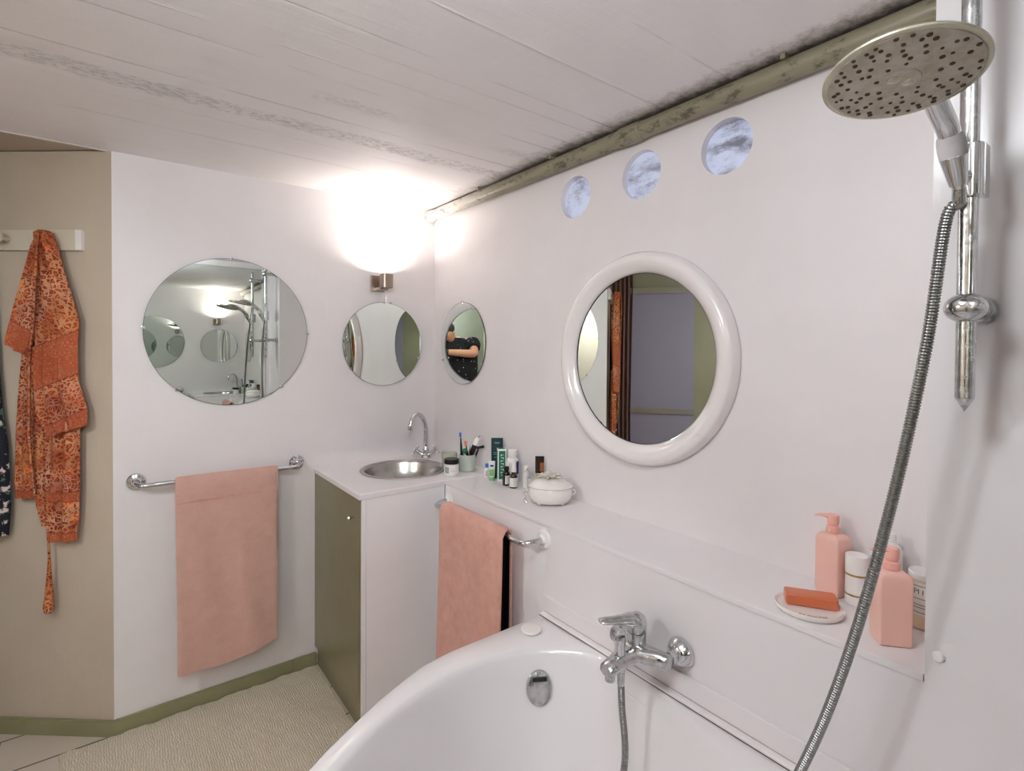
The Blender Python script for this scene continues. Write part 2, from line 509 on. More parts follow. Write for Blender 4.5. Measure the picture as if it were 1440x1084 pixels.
def add_lathe(bm, prof, centre=(0, 0, 0), axis=(0, 0, 1), seg=32, squash=(1, 1)):
    """prof: (radius, height) pairs along the axis; radius 0 closes the end"""
    ax = Vector(axis).normalized()
    ref = V(0, 0, 1) if abs(ax.z) < 0.9 else V(1, 0, 0)
    N = (ref - ax * ref.dot(ax)).normalized()
    B = ax.cross(N)
    c = Vector(centre)
    rings = []
    for r, h in prof:
        if r < 1e-6:
            rings.append([bm.verts.new(c + ax * h)])
        else:
            rings.append([bm.verts.new(c + ax * h + N * (math.cos(2 * PI * k / seg) * r * squash[0]) + B * (math.sin(2 * PI * k / seg) * r * squash[1])) for k in range(seg)])
    for a, b in zip(rings, rings[1:]):
        for k in range(seg):
            k2 = (k + 1) % seg
            if len(a) == 1 and len(b) == 1:
                continue
            if len(a) == 1:
                bm.faces.new((a[0], b[k], b[k2]))
            elif len(b) == 1:
                bm.faces.new((a[k], b[0], a[k2]))
            else:
                bm.faces.new((a[k], b[k], b[k2], a[k2]))
    if len(rings[0]) > 1:
        bm.faces.new(rings[0])
    if len(rings[-1]) > 1:
        bm.faces.new(rings[-1][::-1])
    return bm

def add_cyl(bm, p0, p1, r0, r1=None, seg=24, bev=0.0):
    p0, p1 = Vector(p0), Vector(p1)
    r1 = r0 if r1 is None else r1
    L = (p1 - p0).length
    if bev:
        prof = [(0, 0), (r0 - bev, 0), (r0 - bev * .3, bev * .3), (r0, bev), (r1, L - bev), (r1 - bev * .3, L - bev * .3), (r1 - bev, L), (0, L)]
    else:
        prof = [(0, 0), (r0, 0), (r1, L), (0, L)]
    return add_lathe(bm, prof, p0, p1 - p0, seg)

def add_prism(bm, poly, z0, z1):
    a = [bm.verts.new((x, y, z0)) for x, y in poly]
    b = [bm.verts.new((x, y, z1)) for x, y in poly]
    bm.faces.new(a[::-1])
    bm.faces.new(b)
    n_ = len(poly)
    for i in range(n_):
        bm.faces.new((a[i], a[(i + 1) % n_], b[(i + 1) % n_], b[i]))
    return bm

def add_ball(bm, c, r, scale=(1, 1, 1), seg=16, mtx=None):
    t = bmesh.new()
    bmesh.ops.create_uvsphere(t, u_segments=seg, v_segments=max(8, seg // 2), radius=r)
    for v in t.verts:
        v.co = V(v.co.x * scale[0], v.co.y * scale[1], v.co.z * scale[2])
    if mtx is not None:
        bmesh.ops.transform(t, matrix=mtx, verts=t.verts)
    bmesh.ops.translate(t, vec=Vector(c), verts=t.verts)
    merge(bm, t)
    return bm

def add_loft(bm, rings, cap=True):
    rr = [[bm.verts.new(p) for p in ring] for ring in rings]
    k = len(rr[0])
    for a, b in zip(rr, rr[1:]):
        for i in range(k):
            bm.faces.new((a[i], a[(i + 1) % k], b[(i + 1) % k], b[i]))
    if cap:
        bm.faces.new(rr[0][::-1])
        bm.faces.new(rr[-1])
    return bm

def sharpen(bm, deg=34):
    bmesh.ops.recalc_face_normals(bm, faces=bm.faces[:])
    for f in bm.faces:
        f.smooth = True
    lim = math.radians(deg)
    for e in bm.edges:
        if len(e.link_faces) == 2:
            e.smooth = e.calc_face_angle(0) < lim

OFF = {}

def obj(name, bm, mat, parent=None, label=None, deg=34, recalc=True, **props):
    """link a bmesh (given in world coordinates) as ONE mesh object; parts are shifted into their thing's frame"""
    off = OFF.get(parent.name, V(0, 0, 0)) if parent else V(0, 0, 0)
    if off.length:
        bmesh.ops.translate(bm, vec=-off, verts=bm.verts)
    if recalc:
        sharpen(bm, deg)
    me = bpy.data.meshes.new(name)
    bm.to_mesh(me)
    bm.free()
    mats = mat if isinstance(mat, (list, tuple)) else [mat]
    for m_ in mats:
        me.materials.append(m_)
    o = bpy.data.objects.new(name, me)
    COL.objects.link(o)
    if deg == 34 and recalc:
        wm = o.modifiers.new('even_normals', 'WEIGHTED_NORMAL')
        wm.keep_sharp = True
    if parent:
        o.parent = parent
        OFF[o.name] = off
    if label:
        o['label'] = label
    for k, v in props.items():
        o[k] = v
    return o

def thing(name, label, cat, loc=(0, 0, 0), rotz=0, group=None, local=False):
    o = bpy.data.objects.new(name, None)
    o.empty_display_size = 0.05
    COL.objects.link(o)
    o.location = loc
    o.rotation_euler = (0, 0, rotz)
    o['label'] = label
    o['category'] = cat
    if group:
        o['group'] = group
    OFF[o.name] = V(0, 0, 0) if local else Vector(loc)
    return o

def tag(o, label, cat, group=None, kind=None):
    o['label'] = label
    o['category'] = cat
    if group:
        o['group'] = group
    if kind:
        o['kind'] = kind
    return o

def struct(name, bm, mat, parent=None, label=None, deg=34):
    o = obj(name, bm, mat, parent, label, deg)
    if not parent:
        o['kind'] = 'structure'
    return o

def copy_tree(o, loc, rotz, label, parent=None):
    c = o.copy()
    COL.objects.link(c)
    if parent:
        c.parent = parent
    else:
        c.location = loc
        c.rotation_euler = (0, 0, rotz)
        c['label'] = label
    for ch in list(o.children):
        copy_tree(ch, loc, rotz, label, c)
    return c

def text_bm(s, size, mtx, thick=0.0003, align='CENTER'):
    cu = bpy.data.curves.new('t', 'FONT')
    cu.body = s
    cu.size = size
    cu.align_x = align
    cu.align_y = 'CENTER'
    cu.extrude = thick
    o = bpy.data.objects.new('t', cu)
    me = bpy.data.meshes.new_from_object(o)
    bm = bmesh.new()
    bm.from_mesh(me)
    bpy.data.meshes.remove(me)
    bpy.data.objects.remove(o)
    bpy.data.curves.remove(cu)
    bmesh.ops.transform(bm, matrix=mtx, verts=bm.verts)
    return bm

def basis(origin, xdir, ydir):
    x = Vector(xdir).normalized()
    y = Vector(ydir)
    y = (y - x * y.dot(x)).normalized()
    z = x.cross(y)
    m_ = Matrix((x, y, z)).transposed().to_4x4()
    m_.translation = Vector(origin)
    return m_

# ------------------------------------------------------------------ room shell
CD = V(-0.775, 0.632, 0)            # direction of the angled left wall
CN = V(-0.632, -0.775, 0)           # its normal, into the room
C0 = V(-1.40, 0, 0)
C1 = C0 + CD * 0.56
D1 = C1 + CN * 1.15
YX = -2.56                          # mirrored end wall behind the bath

def wall_prism(p, q, side, z0, z1, th=0.1):
    """wall slab from p to q, thickness towards `side` (unit vector away from the room)"""
    p, q, side = Vector(p), Vector(q), Vector(side)
    bm = bm_new()
    return add_prism(bm, [(p.x, p.y), (q.x, q.y), (q.x + side.x * th, q.y + side.y * th), (p.x + side.x * th, p.y + side.y * th)], z0, z1)

bm = bm_new()
add_prism(bm, [(0.3, 0.0), (0.3, 0.12), (-1.36, 0.12), (-1.40, 0.0)], 0, CEIL_Z)
struct('wall_back', bm, m_wall)
bm = bm_new()
pts2 = [C0, C1 + CD * 0.1, C1 + CD * 0.1 - CN * 0.1, C0 - CN * 0.09 + V(0.03, 0.0, 0)]
add_prism(bm, [(p_.x, p_.y) for p_ in pts2], 0, CEIL_Z)
struct('wall_left', bm, m_beige)
struct('wall_alcove', wall_prism(C1, D1, CD, 0, CEIL_Z), m_alcove)
E1 = V(-2.75, -3.5, 0)
struct('wall_far_left', wall_prism(D1, E1, V(-1, 0, 0), 0, CEIL_Z), m_beige)
struct('wall_rear', wall_prism(E1 + V(-.1, 0, 0), V(-1.0, -3.5, 0), V(0, -1, 0), 0, CEIL_Z), m_sage)
struct('wall_passage', wall_prism(V(-1.1, -3.5, 0), V(-1.1, YX - 0.1, 0), V(1, 0, 0), 0, CEIL_Z), m_wall)
struct('wall_end', wall_prism(V(-1.32, YX, 0), V(0.1, YX, 0), V(0, -1, 0), 0, CEIL_Z), m_wall)

# right wall with three round openings
bm = bm_new()
add_box(bm, 0, 0.12, YX, 0.0, 0, CEIL_Z)
w_right = struct('wall_right', bm, m_wall)
PORT = [(-1.078, 2.078), (-1.385, 2.083), (-1.686, 2.085)]
cutb = bm_new()
for y_, z_ in PORT:
    add_cyl(cutb, (-0.02, y_, z_), (0.05, y_, z_), 0.079, seg=48)
cut = obj('cutter', cutb, m_wall)
md = w_right.modifiers.new('holes', 'BOOLEAN')
md.object = cut
md.solver = 'EXACT'
bpy.context.view_layer.update()
dg = bpy.context.evaluated_depsgraph_get()
me2 = bpy.data.meshes.new_from_object(w_right.evaluated_get(dg))
w_right.modifiers.clear()
w_right.data = me2
for p_ in me2.polygons:
    p_.use_smooth = False
bpy.data.objects.remove(cut)
for i, (y_, z_) in enumerate(PORT):
    bm = bm_new()
    add_lathe(bm, [(0.0, 0.016), (0.04, 0.017), (0.062, 0.019), (0.074, 0.021), (0.0785, 0.024), (0.0785, 0.048), (0, 0.048)], (0, y_, z_), (1, 0, 0), 48)
    struct('window_%d' % (i + 1), bm, m_port)

# ceiling and floor
poly = [(0.3, 0.005), (0.3, -3.62), (-2.9, -3.62), (-2.9, 0.005)]
struct('ceiling', add_prism(bm_new(), poly, CEIL_Z, CEIL_Z + 0.1), m_ceil)
struct('ceiling_alcove', add_prism(bm_new(), [(-1.30, 0.005), (-2.9, 0.005), (-2.9, 1.1), (-1.30, 1.1)], CEIL_Z + 0.004, CEIL_Z + 0.1), m_beige)  # same ceiling as the main one; beige paints in its brownish shade
bm = bm_new()
add_box(bm, -2.4, -1.395, 0.0, 0.012, CEIL_Z - 0.004, CEIL_Z, 0.0015, 1)
struct('trim_1', bm, m_greywood)
struct('floor', add_prism(bm_new(), [(0.3, 1.1), (0.3, -3.62), (-2.9, -3.62), (-2.9, 1.1)], -0.1, 0), m_tile)

# baseboards
bm = bm_new()
add_prism(bm, [(-0.635, 0.0), (-0.635, -0.016), (-0.739, -0.016), (-0.739, 0.0)], 0, 0.060)
bmesh.ops.bevel(bm, geom=[e for e in bm.edges if all(v.co.z > 0.05 for v in e.verts)], offset=0.003, segments=2, affect='EDGES')
t = bm_new()
add_prism(t, [(-0.741, 0.0), (-0.741, -0.016), (-1.4045, -0.016), (-1.40, 0.0)], 0, 0.060)
bmesh.ops.bevel(t, geom=[e for e in t.edges if all(v.co.z > 0.05 for v in e.verts)], offset=0.003, segments=2, affect='EDGES')
merge(bm, t)
struct('baseboard_back', bm, m_baseb)
bm = bm_new()
a_, b_ = C0, C1
q_ = CN * 0.016
add_prism(bm, [(a_.x, a_.y), (b_.x, b_.y), (b_.x + q_.x, b_.y + q_.y), (-1.4048, -0.0162)], 0, 0.060)
bmesh.ops.bevel(bm, geom=[e for e in bm.edges if all(v.co.z > 0.05 for v in e.verts)], offset=0.003, segments=2, affect='EDGES')
struct('baseboard_left', bm, m_baseb)

# niche front below the ledge, pier at its end, ledge board
LZ = 0.9312
bm = bm_new()
add_box(bm, -0.26, -0.0, -1.2195, -0.566, 0, LZ - 0.014)
struct('wall_niche', bm, m_panel)
bm = bm_new()
pz = LZ - 0.014
prof_ = [(-1.2205, 0), (-1.2205, pz), (-2.2245, pz), (-2.2245, CEIL_Z), (YX, CEIL_Z), (YX, 0)]
fa = [bm.verts.new((-0.262, y_, z_)) for y_, z_ in prof_]
fb = [bm.verts.new((0.0, y_, z_)) for y_, z_ in prof_]
bm.faces.new(fa)
bm.faces.new(fb[::-1])
for i in range(6):
    bm.faces.new((fa[i], fb[i], fb[(i + 1) % 6], fa[(i + 1) % 6]))
struct('wall_bath', bm, m_gloss)
bm = bm_new()
add_box(bm, -0.266, -0.0, -2.224, -0.5665, LZ - 0.0135, LZ, 0.002)
tag(obj('ledge_board', bm, m_gloss), 'long white board topping the low wall beside the bath', 'shelf')['kind'] = 'structure'
# upstand and seal along the bath
bm = bm_new()
add_box(bm, -0.271, -0.2622, YX, -1.222, 0.6402, 0.692, 0.002)
struct('trim_2', bm, m_gloss)
bm = bm_new()
add_box(bm, -0.2915, -0.264, YX, -1.222, 0.6334, 0.6400, 0.0018)
struct('trim_3', bm, m_frame)
bm = bm_new()
add_box(bm, -0.2732, -0.2712, YX, -1.224, 0.6401, 0.6416)
struct('trim_4', bm, m_mould)
bm = bm_new()
add_box(bm, -0.2926, -0.2916, YX, -1.224, 0.6333, 0.6350)
struct('trim_5', bm, m_darkline)

# overhead pipe
bm = bm_new()
PX, PZ, PR = -0.030, CEIL_Z - 0.033, 0.0275
add_tube(bm, [(PX, -0.01, PZ), (PX, -2.224, PZ)], PR, 28)
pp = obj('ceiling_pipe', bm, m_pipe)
tag(pp, 'khaki painted pipe running along the ceiling above the round windows', 'pipe')
for y_, l_ in ((-1.37, 0.045), (-0.022, 0.02)):
    bm = bm_new()
    add_tube(bm, [(PX, y_ - l_, PZ), (PX, y_ - l_ + .004, PZ), (PX, y_ + l_ - .004, PZ), (PX, y_ + l_, PZ)], [PR + .001, PR + .004, PR + .004, PR + .001], 28)
    obj('coupling', bm, m_pipe, pp)
for y_ in (-0.5, -1.0, -1.87):
    bm = bm_new()
    add_box(bm, PX - PR - 0.004, -0.0005, y_ - .006, y_ + .006, PZ + PR * 0.7, CEIL_Z - 0.0005)
    obj('bracket', bm, m_pipe, pp)

# ceiling globe, plus an added fill globe at the rear
for at_, mat_, lab_ in ((LAMP_AT, m_glow, 'round opal glass globe lamp hanging from the ceiling above the bathtub'), (REAR_FILL_AT, m_glow3, 'added opal glass fill globe on the ceiling by the sage rear wall')):
    t = thing('ceiling_lamp', lab_, 'lamp', (at_[0], at_[1], CEIL_Z))
    bm = bm_new()
    add_cyl(bm, (at_[0], at_[1], CEIL_Z - 0.02), (at_[0], at_[1], CEIL_Z), 0.07, bev=0.003)
    obj('base', bm, m_lampmetal, t)
    bm = bm_new()
    add_tube(bm, [(at_[0], at_[1], at_[2] + 0.105), (at_[0], at_[1], CEIL_Z - 0.02)], 0.008, 12)
    obj('stem', bm, m_lampmetal, t)
    bm = bm_new()
    add_ball(bm, at_, 0.11, seg=32)
    obj('globe', bm, mat_, t)
t = thing('fill_pendant', 'added white dome-shaded fill pendant hanging from the ceiling out of view', 'lamp', (FILL_PENDANT_AT[0], FILL_PENDANT_AT[1], CEIL_Z))  # added fill lamp; its shade keeps the light off the ceiling
bm = bm_new()
add_cyl(bm, (FILL_PENDANT_AT[0], FILL_PENDANT_AT[1], CEIL_Z - 0.02), (FILL_PENDANT_AT[0], FILL_PENDANT_AT[1], CEIL_Z), 0.05, bev=0.003)
obj('base', bm, m_whitepl, t)
bm = bm_new()
add_tube(bm, [(FILL_PENDANT_AT[0], FILL_PENDANT_AT[1], FILL_PENDANT_AT[2] + 0.155), (FILL_PENDANT_AT[0], FILL_PENDANT_AT[1], CEIL_Z - 0.02)], 0.004, 10)
obj('cord', bm, m_whitepl, t)
bm = bm_new()
add_lathe(bm, [(0.012, 0.16), (0.05, 0.150), (0.10, 0.125), (0.14, 0.085), (0.165, 0.03), (0.167, 0.03), (0.143, 0.088), (0.102, 0.129), (0.05, 0.154), (0.012, 0.164)], FILL_PENDANT_AT, (0, 0, 1), 48)
obj('lamp_shade', bm, m_whitepl, t, deg=60)
bm = bm_new()
add_ball(bm, Vector(FILL_PENDANT_AT) + V(0, 0, 0.02), 0.075, seg=28)
obj('bulb', bm, m_glow2, t)

# ------------------------------------------------------------------ end wall mirror (seen only by reflection)
bm = bm_new()
add_box(bm, -1.26, -0.30, YX + 0.0005, YX + 0.005, 0.72, 2.2)
tag(obj('wall_mirror', bm, m_mirror), 'large frameless mirror on the end wall over the bath', 'mirror')

# ------------------------------------------------------------------ round mirrors
def disc_mirror(c, rad, nrm, label, clips, wire=False):
    c, nrm = Vector(c), Vector(nrm)
    t = thing('round_mirror', label, 'mirror', c, group=None)
    bm = bm_new()
    add_lathe(bm, [(0, 0.0), (rad - 0.001, 0.0), (rad, 0.001), (rad, 0.0045), (0, 0.0045)], c, nrm, 96)
    obj('backing', bm, m_edge, t)
    bm = bm_new()
    add_lathe(bm, [(0, 0.0046), (rad - 0.0015, 0.0046), (rad - 0.0015, 0.0051), (0, 0.0051)], c, nrm, 96)
    obj('glass', bm, m_mirror, t)
    side = nrm.cross(V(0, 0, 1)).normalized()
    for a in clips:
        d = side * math.cos(math.radians(a)) + V(0, 0, 1) * math.sin(math.radians(a))
        bm = bm_new()
        p = c + d * (rad + 0.002)
        add_cyl(bm, p, p + nrm * 0.008, 0.0045, seg=12, bev=0.001)
        add_box(bm, -0.004, 0.004, -0.009, 0.002, 0, 0.0015, mtx=basis(p + nrm * 0.0065, nrm.cross(d), d))
        obj('clip', bm, m_chrome_old, t)
    if wire:
        bm = bm_new()
        p = c + V(0.012, 0, rad)
        add_tube(bm, [p + nrm * 0.004, p + V(0, -0.003, 0.035)], 0.0012, 8)
        add_tube(bm, [p + nrm * 0.006 + V(-0.022, 0, 0.0), p + nrm * 0.007 + V(-0.010, 0, -0.004), p + nrm * 0.006 + V(0.002, 0, 0.001)], 0.002, 8)
        obj('hanging_wire', bm, m_chrome_old, t)
    return t

disc_mirror((-0.991, -0.002, 1.568), 0.314, (0, -1, 0), 'large frameless round mirror above the pale pink towel on the rail', (90, 2, 180, -50, -130))
disc_mirror((-0.296, -0.002, 1.524), 0.212, (0, -1, 0), 'smaller frameless round mirror right below the wall lamp', (100, 200, -35), True)
disc_mirror((-0.002, -0.292, 1.529), 0.205, (-1, 0, 0), 'narrow-looking frameless round mirror on the right wall by the corner', (90, -25, -150))

# white framed mirror
fc = V(0, -1.387, 1.472)
t = thing('framed_mirror', 'large round mirror in a thick glossy white frame', 'mirror', fc)
bm = bm_new()
ro, ri, fd = 0.353, 0.286, 0.045
prof = [(ri, 0.003), (ri - 0.003, 0.012), (ri + 0.004, 0.020), (ri + 0.014, 0.030), (ri + 0.032, 0.042), (ri + 0.045, 0.043), (ri + 0.056, 0.036), (ri + 0.060, 0.031), (ro - 0.006, 0.026), (ro - 0.001, 0.018), (ro, 0.003)]
seg = 128
rings = []
for k in range(seg):
    a = 2 * PI * k / seg
    rings.append([fc + V(-h_, math.cos(a) * r_, math.sin(a) * r_ * 1.0) for r_, h_ in prof])
vv = [[bm.verts.new(p) for p in rg] for rg in rings]
for i in range(seg):
    a, b = vv[i], vv[(i + 1) % seg]
    for j in range(len(prof) - 1):
        bm.faces.new((a[j], b[j], b[j + 1], a[j + 1]))
    bm.faces.new((a[-1], b[-1], b[0], a[0]))
obj('frame', bm, m_frame, t, deg=60)
bm = bm_new()
add_lathe(bm, [(0, 0.004), (ri - 0.0005, 0.004), (ri - 0.0005, 0.0085), (0, 0.0085)], fc, (-1, 0, 0), 96)
obj('glass', bm, m_mirror, t)
bm = bm_new()
rings = []
for k in range(seg):
    a = 2 * PI * k / seg
    rings.append([fc + V(-h_, math.cos(a) * r_, math.sin(a) * r_) for r_, h_ in ((ri - 0.0042, 0.0088), (ri - 0.0042, 0.0105), (ri - 0.0006, 0.0105), (ri - 0.0006, 0.0088))])
vv = [[bm.verts.new(p) for p in rg] for rg in rings]
for i in range(seg):
    a, b = vv[i], vv[(i + 1) % seg]
    for j in range(4):
        bm.faces.new((a[j], b[j], b[(j + 1) % 4], a[(j + 1) % 4]))
obj('gasket', bm, m_black, t)
bm = bm_new()
add_cyl(bm, fc + V(-0.041, -0.245, -0.218), fc + V(-0.045, -0.245, -0.218), 0.004, seg=16)
obj('screw_cover', bm, m_whitepl, t)

# ------------------------------------------------------------------ wall lamp
t = thing('wall_lamp', 'small brushed nickel wall lamp glowing upward above a round mirror', 'lamp', (-0.327, 0, 1.83))
bm = bm_new()
add_box(bm, -0.366, -0.294, -0.010, -0.0005, 1.788, 1.868, 0.002)
obj('back_plate', bm, m_lampmetal, t)
bm = bm_new()
add_box(bm, -0.345, -0.300, -0.070, -0.0105, 1.792, 1.806, 0.002)
obj('arm', bm, m_lampmetal, t)
bm = bm_new()
sx, sy = -0.318, -0.085
for k in range(1):
    rg = []
    rr = 0.029
    def sq(z, r, e=4.0):
        out = []
        for q in range(40):
            a = 2 * PI * q / 40
            c_, s_ = math.cos(a), math.sin(a)
            out.append(V(sx + math.copysign(abs(c_) ** (2 / e), c_) * r, sy + math.copysign(abs(s_) ** (2 / e), s_) * r, z))
        return out
    add_loft(bm, [sq(1.800, 0.024), sq(1.802, 0.028), sq(1.866, 0.029), sq(1.868, 0.028), sq(1.867, 0.0265), sq(1.812, 0.0262)])
obj('shade', bm, m_lampmetal, t)
bm = bm_new()
add_lathe(bm, [(0, 0), (0.008, 0.0), (0.010, 0.012), (0.009, 0.024), (0.005, 0.031), (0, 0.033)], (sx, sy, 1.8125), (0, 0, 1), 20)
obj('bulb', bm, m_bulb, t)
def area(name, loc, size, energy, rot, parent, color, spread=PI):
    ld_ = bpy.data.lights.new(name, 'AREA')
    ld_.energy = energy
    ld_.size = size
    ld_.color = color
    ld_.spread = spread
    o_ = bpy.data.objects.new(name, ld_)
    COL.objects.link(o_)
    o_.parent = parent
    o_.location = Vector(loc) - Vector(parent.location)
    o_.rotation_euler = rot
    return o_
area('sconce_light', (sx, sy, 1.8535), 0.045, SCONCE_POWER, (PI, 0, 0), t, (1, 0.93, 0.86))

# ------------------------------------------------------------------ cabinet, counter, basin
CW, CDp, CZ = -0.634, -0.565, 0.9362
t = thing('sink_cabinet', 'narrow corner cabinet with an olive door and white side', 'cabinet', (CW / 2, CDp / 2, 0))
bm = bm_new()
add_box(bm, CW + 0.020, -0.262, CDp, CDp + 0.018, 0.0, CZ - 0.0225, 0.0015)
obj('side_panel', bm, m_panel, t, 'white side panel')
bm = bm_new()
add_box(bm, CW + 0.002, CW + 0.019, CDp + 0.0005, CDp + 0.012, 0.0, CZ - 0.0235, 0.001)
obj('face_frame', bm, m_panel, t)
bm = bm_new()
add_box(bm, CW - 0.006, CW + 0.012, CDp + 0.0165, -0.0008, 0.088, CZ - 0.027, 0.002)
dr = obj('door', bm, m_olive, t, 'olive green door')
bm = bm_new()
add_lathe(bm, [(0.004, 0), (0.004, 0.010), (0.009, 0.016), (0.0095, 0.021), (0.006, 0.026), (0, 0.0265)], (CW - 0.0055, -0.500, 0.831), (-1, 0, 0), 20)
obj('knob', bm, m_chrome, dr)
bm = bm_new()
add_box(bm, CW + 0.004, CW + 0.018, CDp + 0.012, -0.017, 0.0, 0.086, 0.001)
obj('plinth', bm, m_olive, t, 'olive green plinth')
bm = bm_new()
add_box(bm, CW + 0.02, -0.006, -0.02, -0.006, 0.05, CZ - 0.0225)
obj('back_panel', bm, m_panel, t)

# countertop with round hole
BC = V(-0.312, -0.272, 0)
BR = 0.188
bm = bm_new()
nseg = 64
def sqpt(a, x0, x1, y0, y1):
    d = V(math.cos(a), math.sin(a), 0)
    ts = []
    for (c_, dd, lo_, hi_) in ((BC.x, d.x, x0, x1), (BC.y, d.y, y0, y1)):
        if abs(dd) > 1e-9:
            ts.append(((hi_ if dd > 0 else lo_) - c_) / dd)
    tt = min(ts)
    return V(BC.x + d.x * tt, BC.y + d.y * tt, 0)
x0_, x1_, y0_, y1_ = CW - 0.010, -0.0005, CDp - 0.003, -0.0005
angs = sorted([2 * PI * k / nseg for k in range(nseg)] + [math.atan2(cy_ - BC.y, cx_ - BC.x) % (2 * PI) for cx_ in (x0_, x1_) for cy_ in (y0_, y1_)])
rings = []
for (rr, z_) in ((None, CZ - 0.022), (-1, CZ - 0.003), (-2, CZ), (BR, CZ), (BR, CZ - 0.022)):
    rg = []
    for a in angs:
        if rr is None or rr == -1:
            p = sqpt(a, x0_, x1_, y0_, y1_)
        elif rr == -2:
            p = sqpt(a, x0_ + 0.003, x1_ - 0.0001, y0_ + 0.003, y1_ - 0.0001)
        else:
            p = BC + V(math.cos(a), math.sin(a), 0) * rr
        rg.append(bm.verts.new((p.x, p.y, z_)))
    rings.append(rg)
rings.append(rings[0])
for a, b in zip(rings, rings[1:]):
    for i in range(len(angs)):
        j = (i + 1) % len(angs)
        bm.faces.new((a[i], a[j], b[j], b[i]))
tag(obj('countertop', bm, m_gloss), 'white worktop slab on the corner cabinet around the steel basin', 'countertop')

t = thing('sink_basin', 'round stainless steel basin set into the white corner worktop', 'sink', (BC.x, BC.y, CZ))
bm = bm_new()
prof = [(0.2, 0.0006), (0.2005, 0.0025), (0.198, 0.0042), (0.186, 0.0046), (0.180, 0.002), (0.176, -0.008), (0.170, -0.035), (0.155, -0.075), (0.12, -0.11), (0.07, -0.128), (0.03, -0.133), (0.0, -0.134)]
back = [(0.0, -0.136), (0.03, -0.135), (0.072, -0.130), (0.122, -0.112), (0.157, -0.077), (0.172, -0.036), (0.178, -0.008), (0.182, -0.0006)]
add_lathe(bm, back[::1] + [(0.2, 0.0006)] + prof[1:], BC + V(0, 0, CZ), (0, 0, 1), 72)
obj('bowl', bm, m_steel, t, deg=50)
bm = bm_new()
add_lathe(bm, [(0, -0.133), (0.03, -0.133), (0.032, -0.1305), (0.024, -0.130), (0.022, -0.132), (0, -0.132)], BC + V(0, 0, CZ), (0, 0, 1), 32)
obj('drain', bm, m_chrome, t)

# basin tap
TB = V(-0.104, -0.100, CZ)
t = thing('basin_tap', 'chrome swan-neck tap with two cross handles behind the basin', 'tap', TB)
bm = bm_new()
add_lathe(bm, [(0, 0.0005), (0.025, 0.0005), (0.026, 0.004), (0.018, 0.010), (0.013, 0.018), (0.013, 0.03), (0.017, 0.036), (0.017, 0.044), (0.012, 0.052), (0.010, 0.060), (0.010, 0.068), (0, 0.07)], TB, (0, 0, 1), 28)
hd = V(0.796, -0.605, 0)
for s_ in (-1, 1):
    add_tube(bm, [TB + V(0, 0, 0.014), TB + hd * s_ * 0.020 + V(0, 0, 0.017), TB + hd * s_ * 0.040 + V(0, 0, 0.030)], [0.010, 0.009, 0.011], 16)
obj('body', bm, m_chrome, t)
sd = V(-0.93, -0.37, 0).normalized()
bm = bm_new()
pth = smooth_path([TB + V(0, 0, 0.062), TB + V(0, 0, 0.12), TB + sd * 0.004 + V(0, 0, 0.165), TB + sd * 0.028 + V(0, 0, 0.212), TB + sd * 0.068 + V(0, 0, 0.232), TB + sd * 0.104 + V(0, 0, 0.214), TB + sd * 0.119 + V(0, 0, 0.183), TB + sd * 0.122 + V(0, 0, 0.172)], 8)
add_tube(bm, pth, [0.0118 - 0.0022 * i / len(pth) for i in range(len(pth))], 18)
sp_ = obj('spout', bm, m_chrome, t)
bm = bm_new()
add_cyl(bm, TB + sd * 0.122 + V(0, 0, 0.158), TB + sd * 0.1215 + V(0, 0, 0.176), 0.0115, bev=0.001)
obj('aerator', bm, m_chrome_old, sp_)
for s_ in (-1, 1):
    bm = bm_new()
    ax = (hd * s_ * 0.8 + V(0, 0, 0.6)).normalized()
    c_ = TB + hd * s_ * 0.040 + V(0, 0, 0.030)
    add_cyl(bm, c_, c_ + ax * 0.016, 0.010, 0.008, bev=0.001)
    u_ = ax.cross(V(0, 0, 1)).normalized()
    w_ = ax.cross(u_).normalized()
    cc_ = c_ + ax * 0.018
    for q in range(4):
        d_ = u_ * math.cos(q * PI / 2 + 0.6) + w_ * math.sin(q * PI / 2 + 0.6)
        add_tube(bm, [cc_, cc_ + d_ * 0.014, cc_ + d_ * 0.022], [0.0050, 0.0042, 0.0056], 12)
        add_ball(bm, cc_ + d_ * 0.025, 0.0066, seg=12)
    add_ball(bm, cc_ + ax * 0.004, 0.0075, seg=14)
    obj('handle', bm, m_chrome, t)
bm = bm_new()
add_tube(bm, [TB + V(-0.012, -0.022, 0.003), TB + V(-0.012, -0.022, 0.022)], 0.002, 8)
add_ball(bm, TB + V(-0.012, -0.022, 0.024), 0.004, seg=10)
obj('plug_rod', bm, m_chrome, t)

# ------------------------------------------------------------------ towel rails
def rail(p0, p1, out, label, stand=0.06, drop=0.0, rr=0.0095):
    p0, p1, out = Vector(p0), Vector(p1), Vector(out)
    along = (p1 - p0).normalized()
    t = thing('towel_rail', label, 'towel rail', (p0 + p1) / 2)
    bm = bm_new()
    a, b = p0 + out * stand, p1 + out * stand
    k = 0.042
    pts = smooth_path([p0 + out * 0.008, p0 + out * (stand * 0.55) - along * 0.002 , a + along * 0.018 - V(0, 0, drop), a + along * 0.06 - V(0, 0, drop)], 8)
    pts += smooth_path([b - along * 0.06 - V(0, 0, drop), b - along * 0.018 - V(0, 0, drop), p1 + out * (stand * 0.55) + along * 0.002, p1 + out * 0.008], 8)
    add_tube(bm, pts, rr, 18)
    obj('bar', bm, m_chrome, t)
    for p in (p0, p1):
        bm = bm_new()
        add_lathe(bm, [(0, 0.0005), (0.032, 0.0005), (0.033, 0.004), (0.029, 0.009), (0.018, 0.012), (0.0125, 0.02), (0, 0.02)], p, out, 32)
        obj('wall_flange', bm, m_chrome, t)
    return t

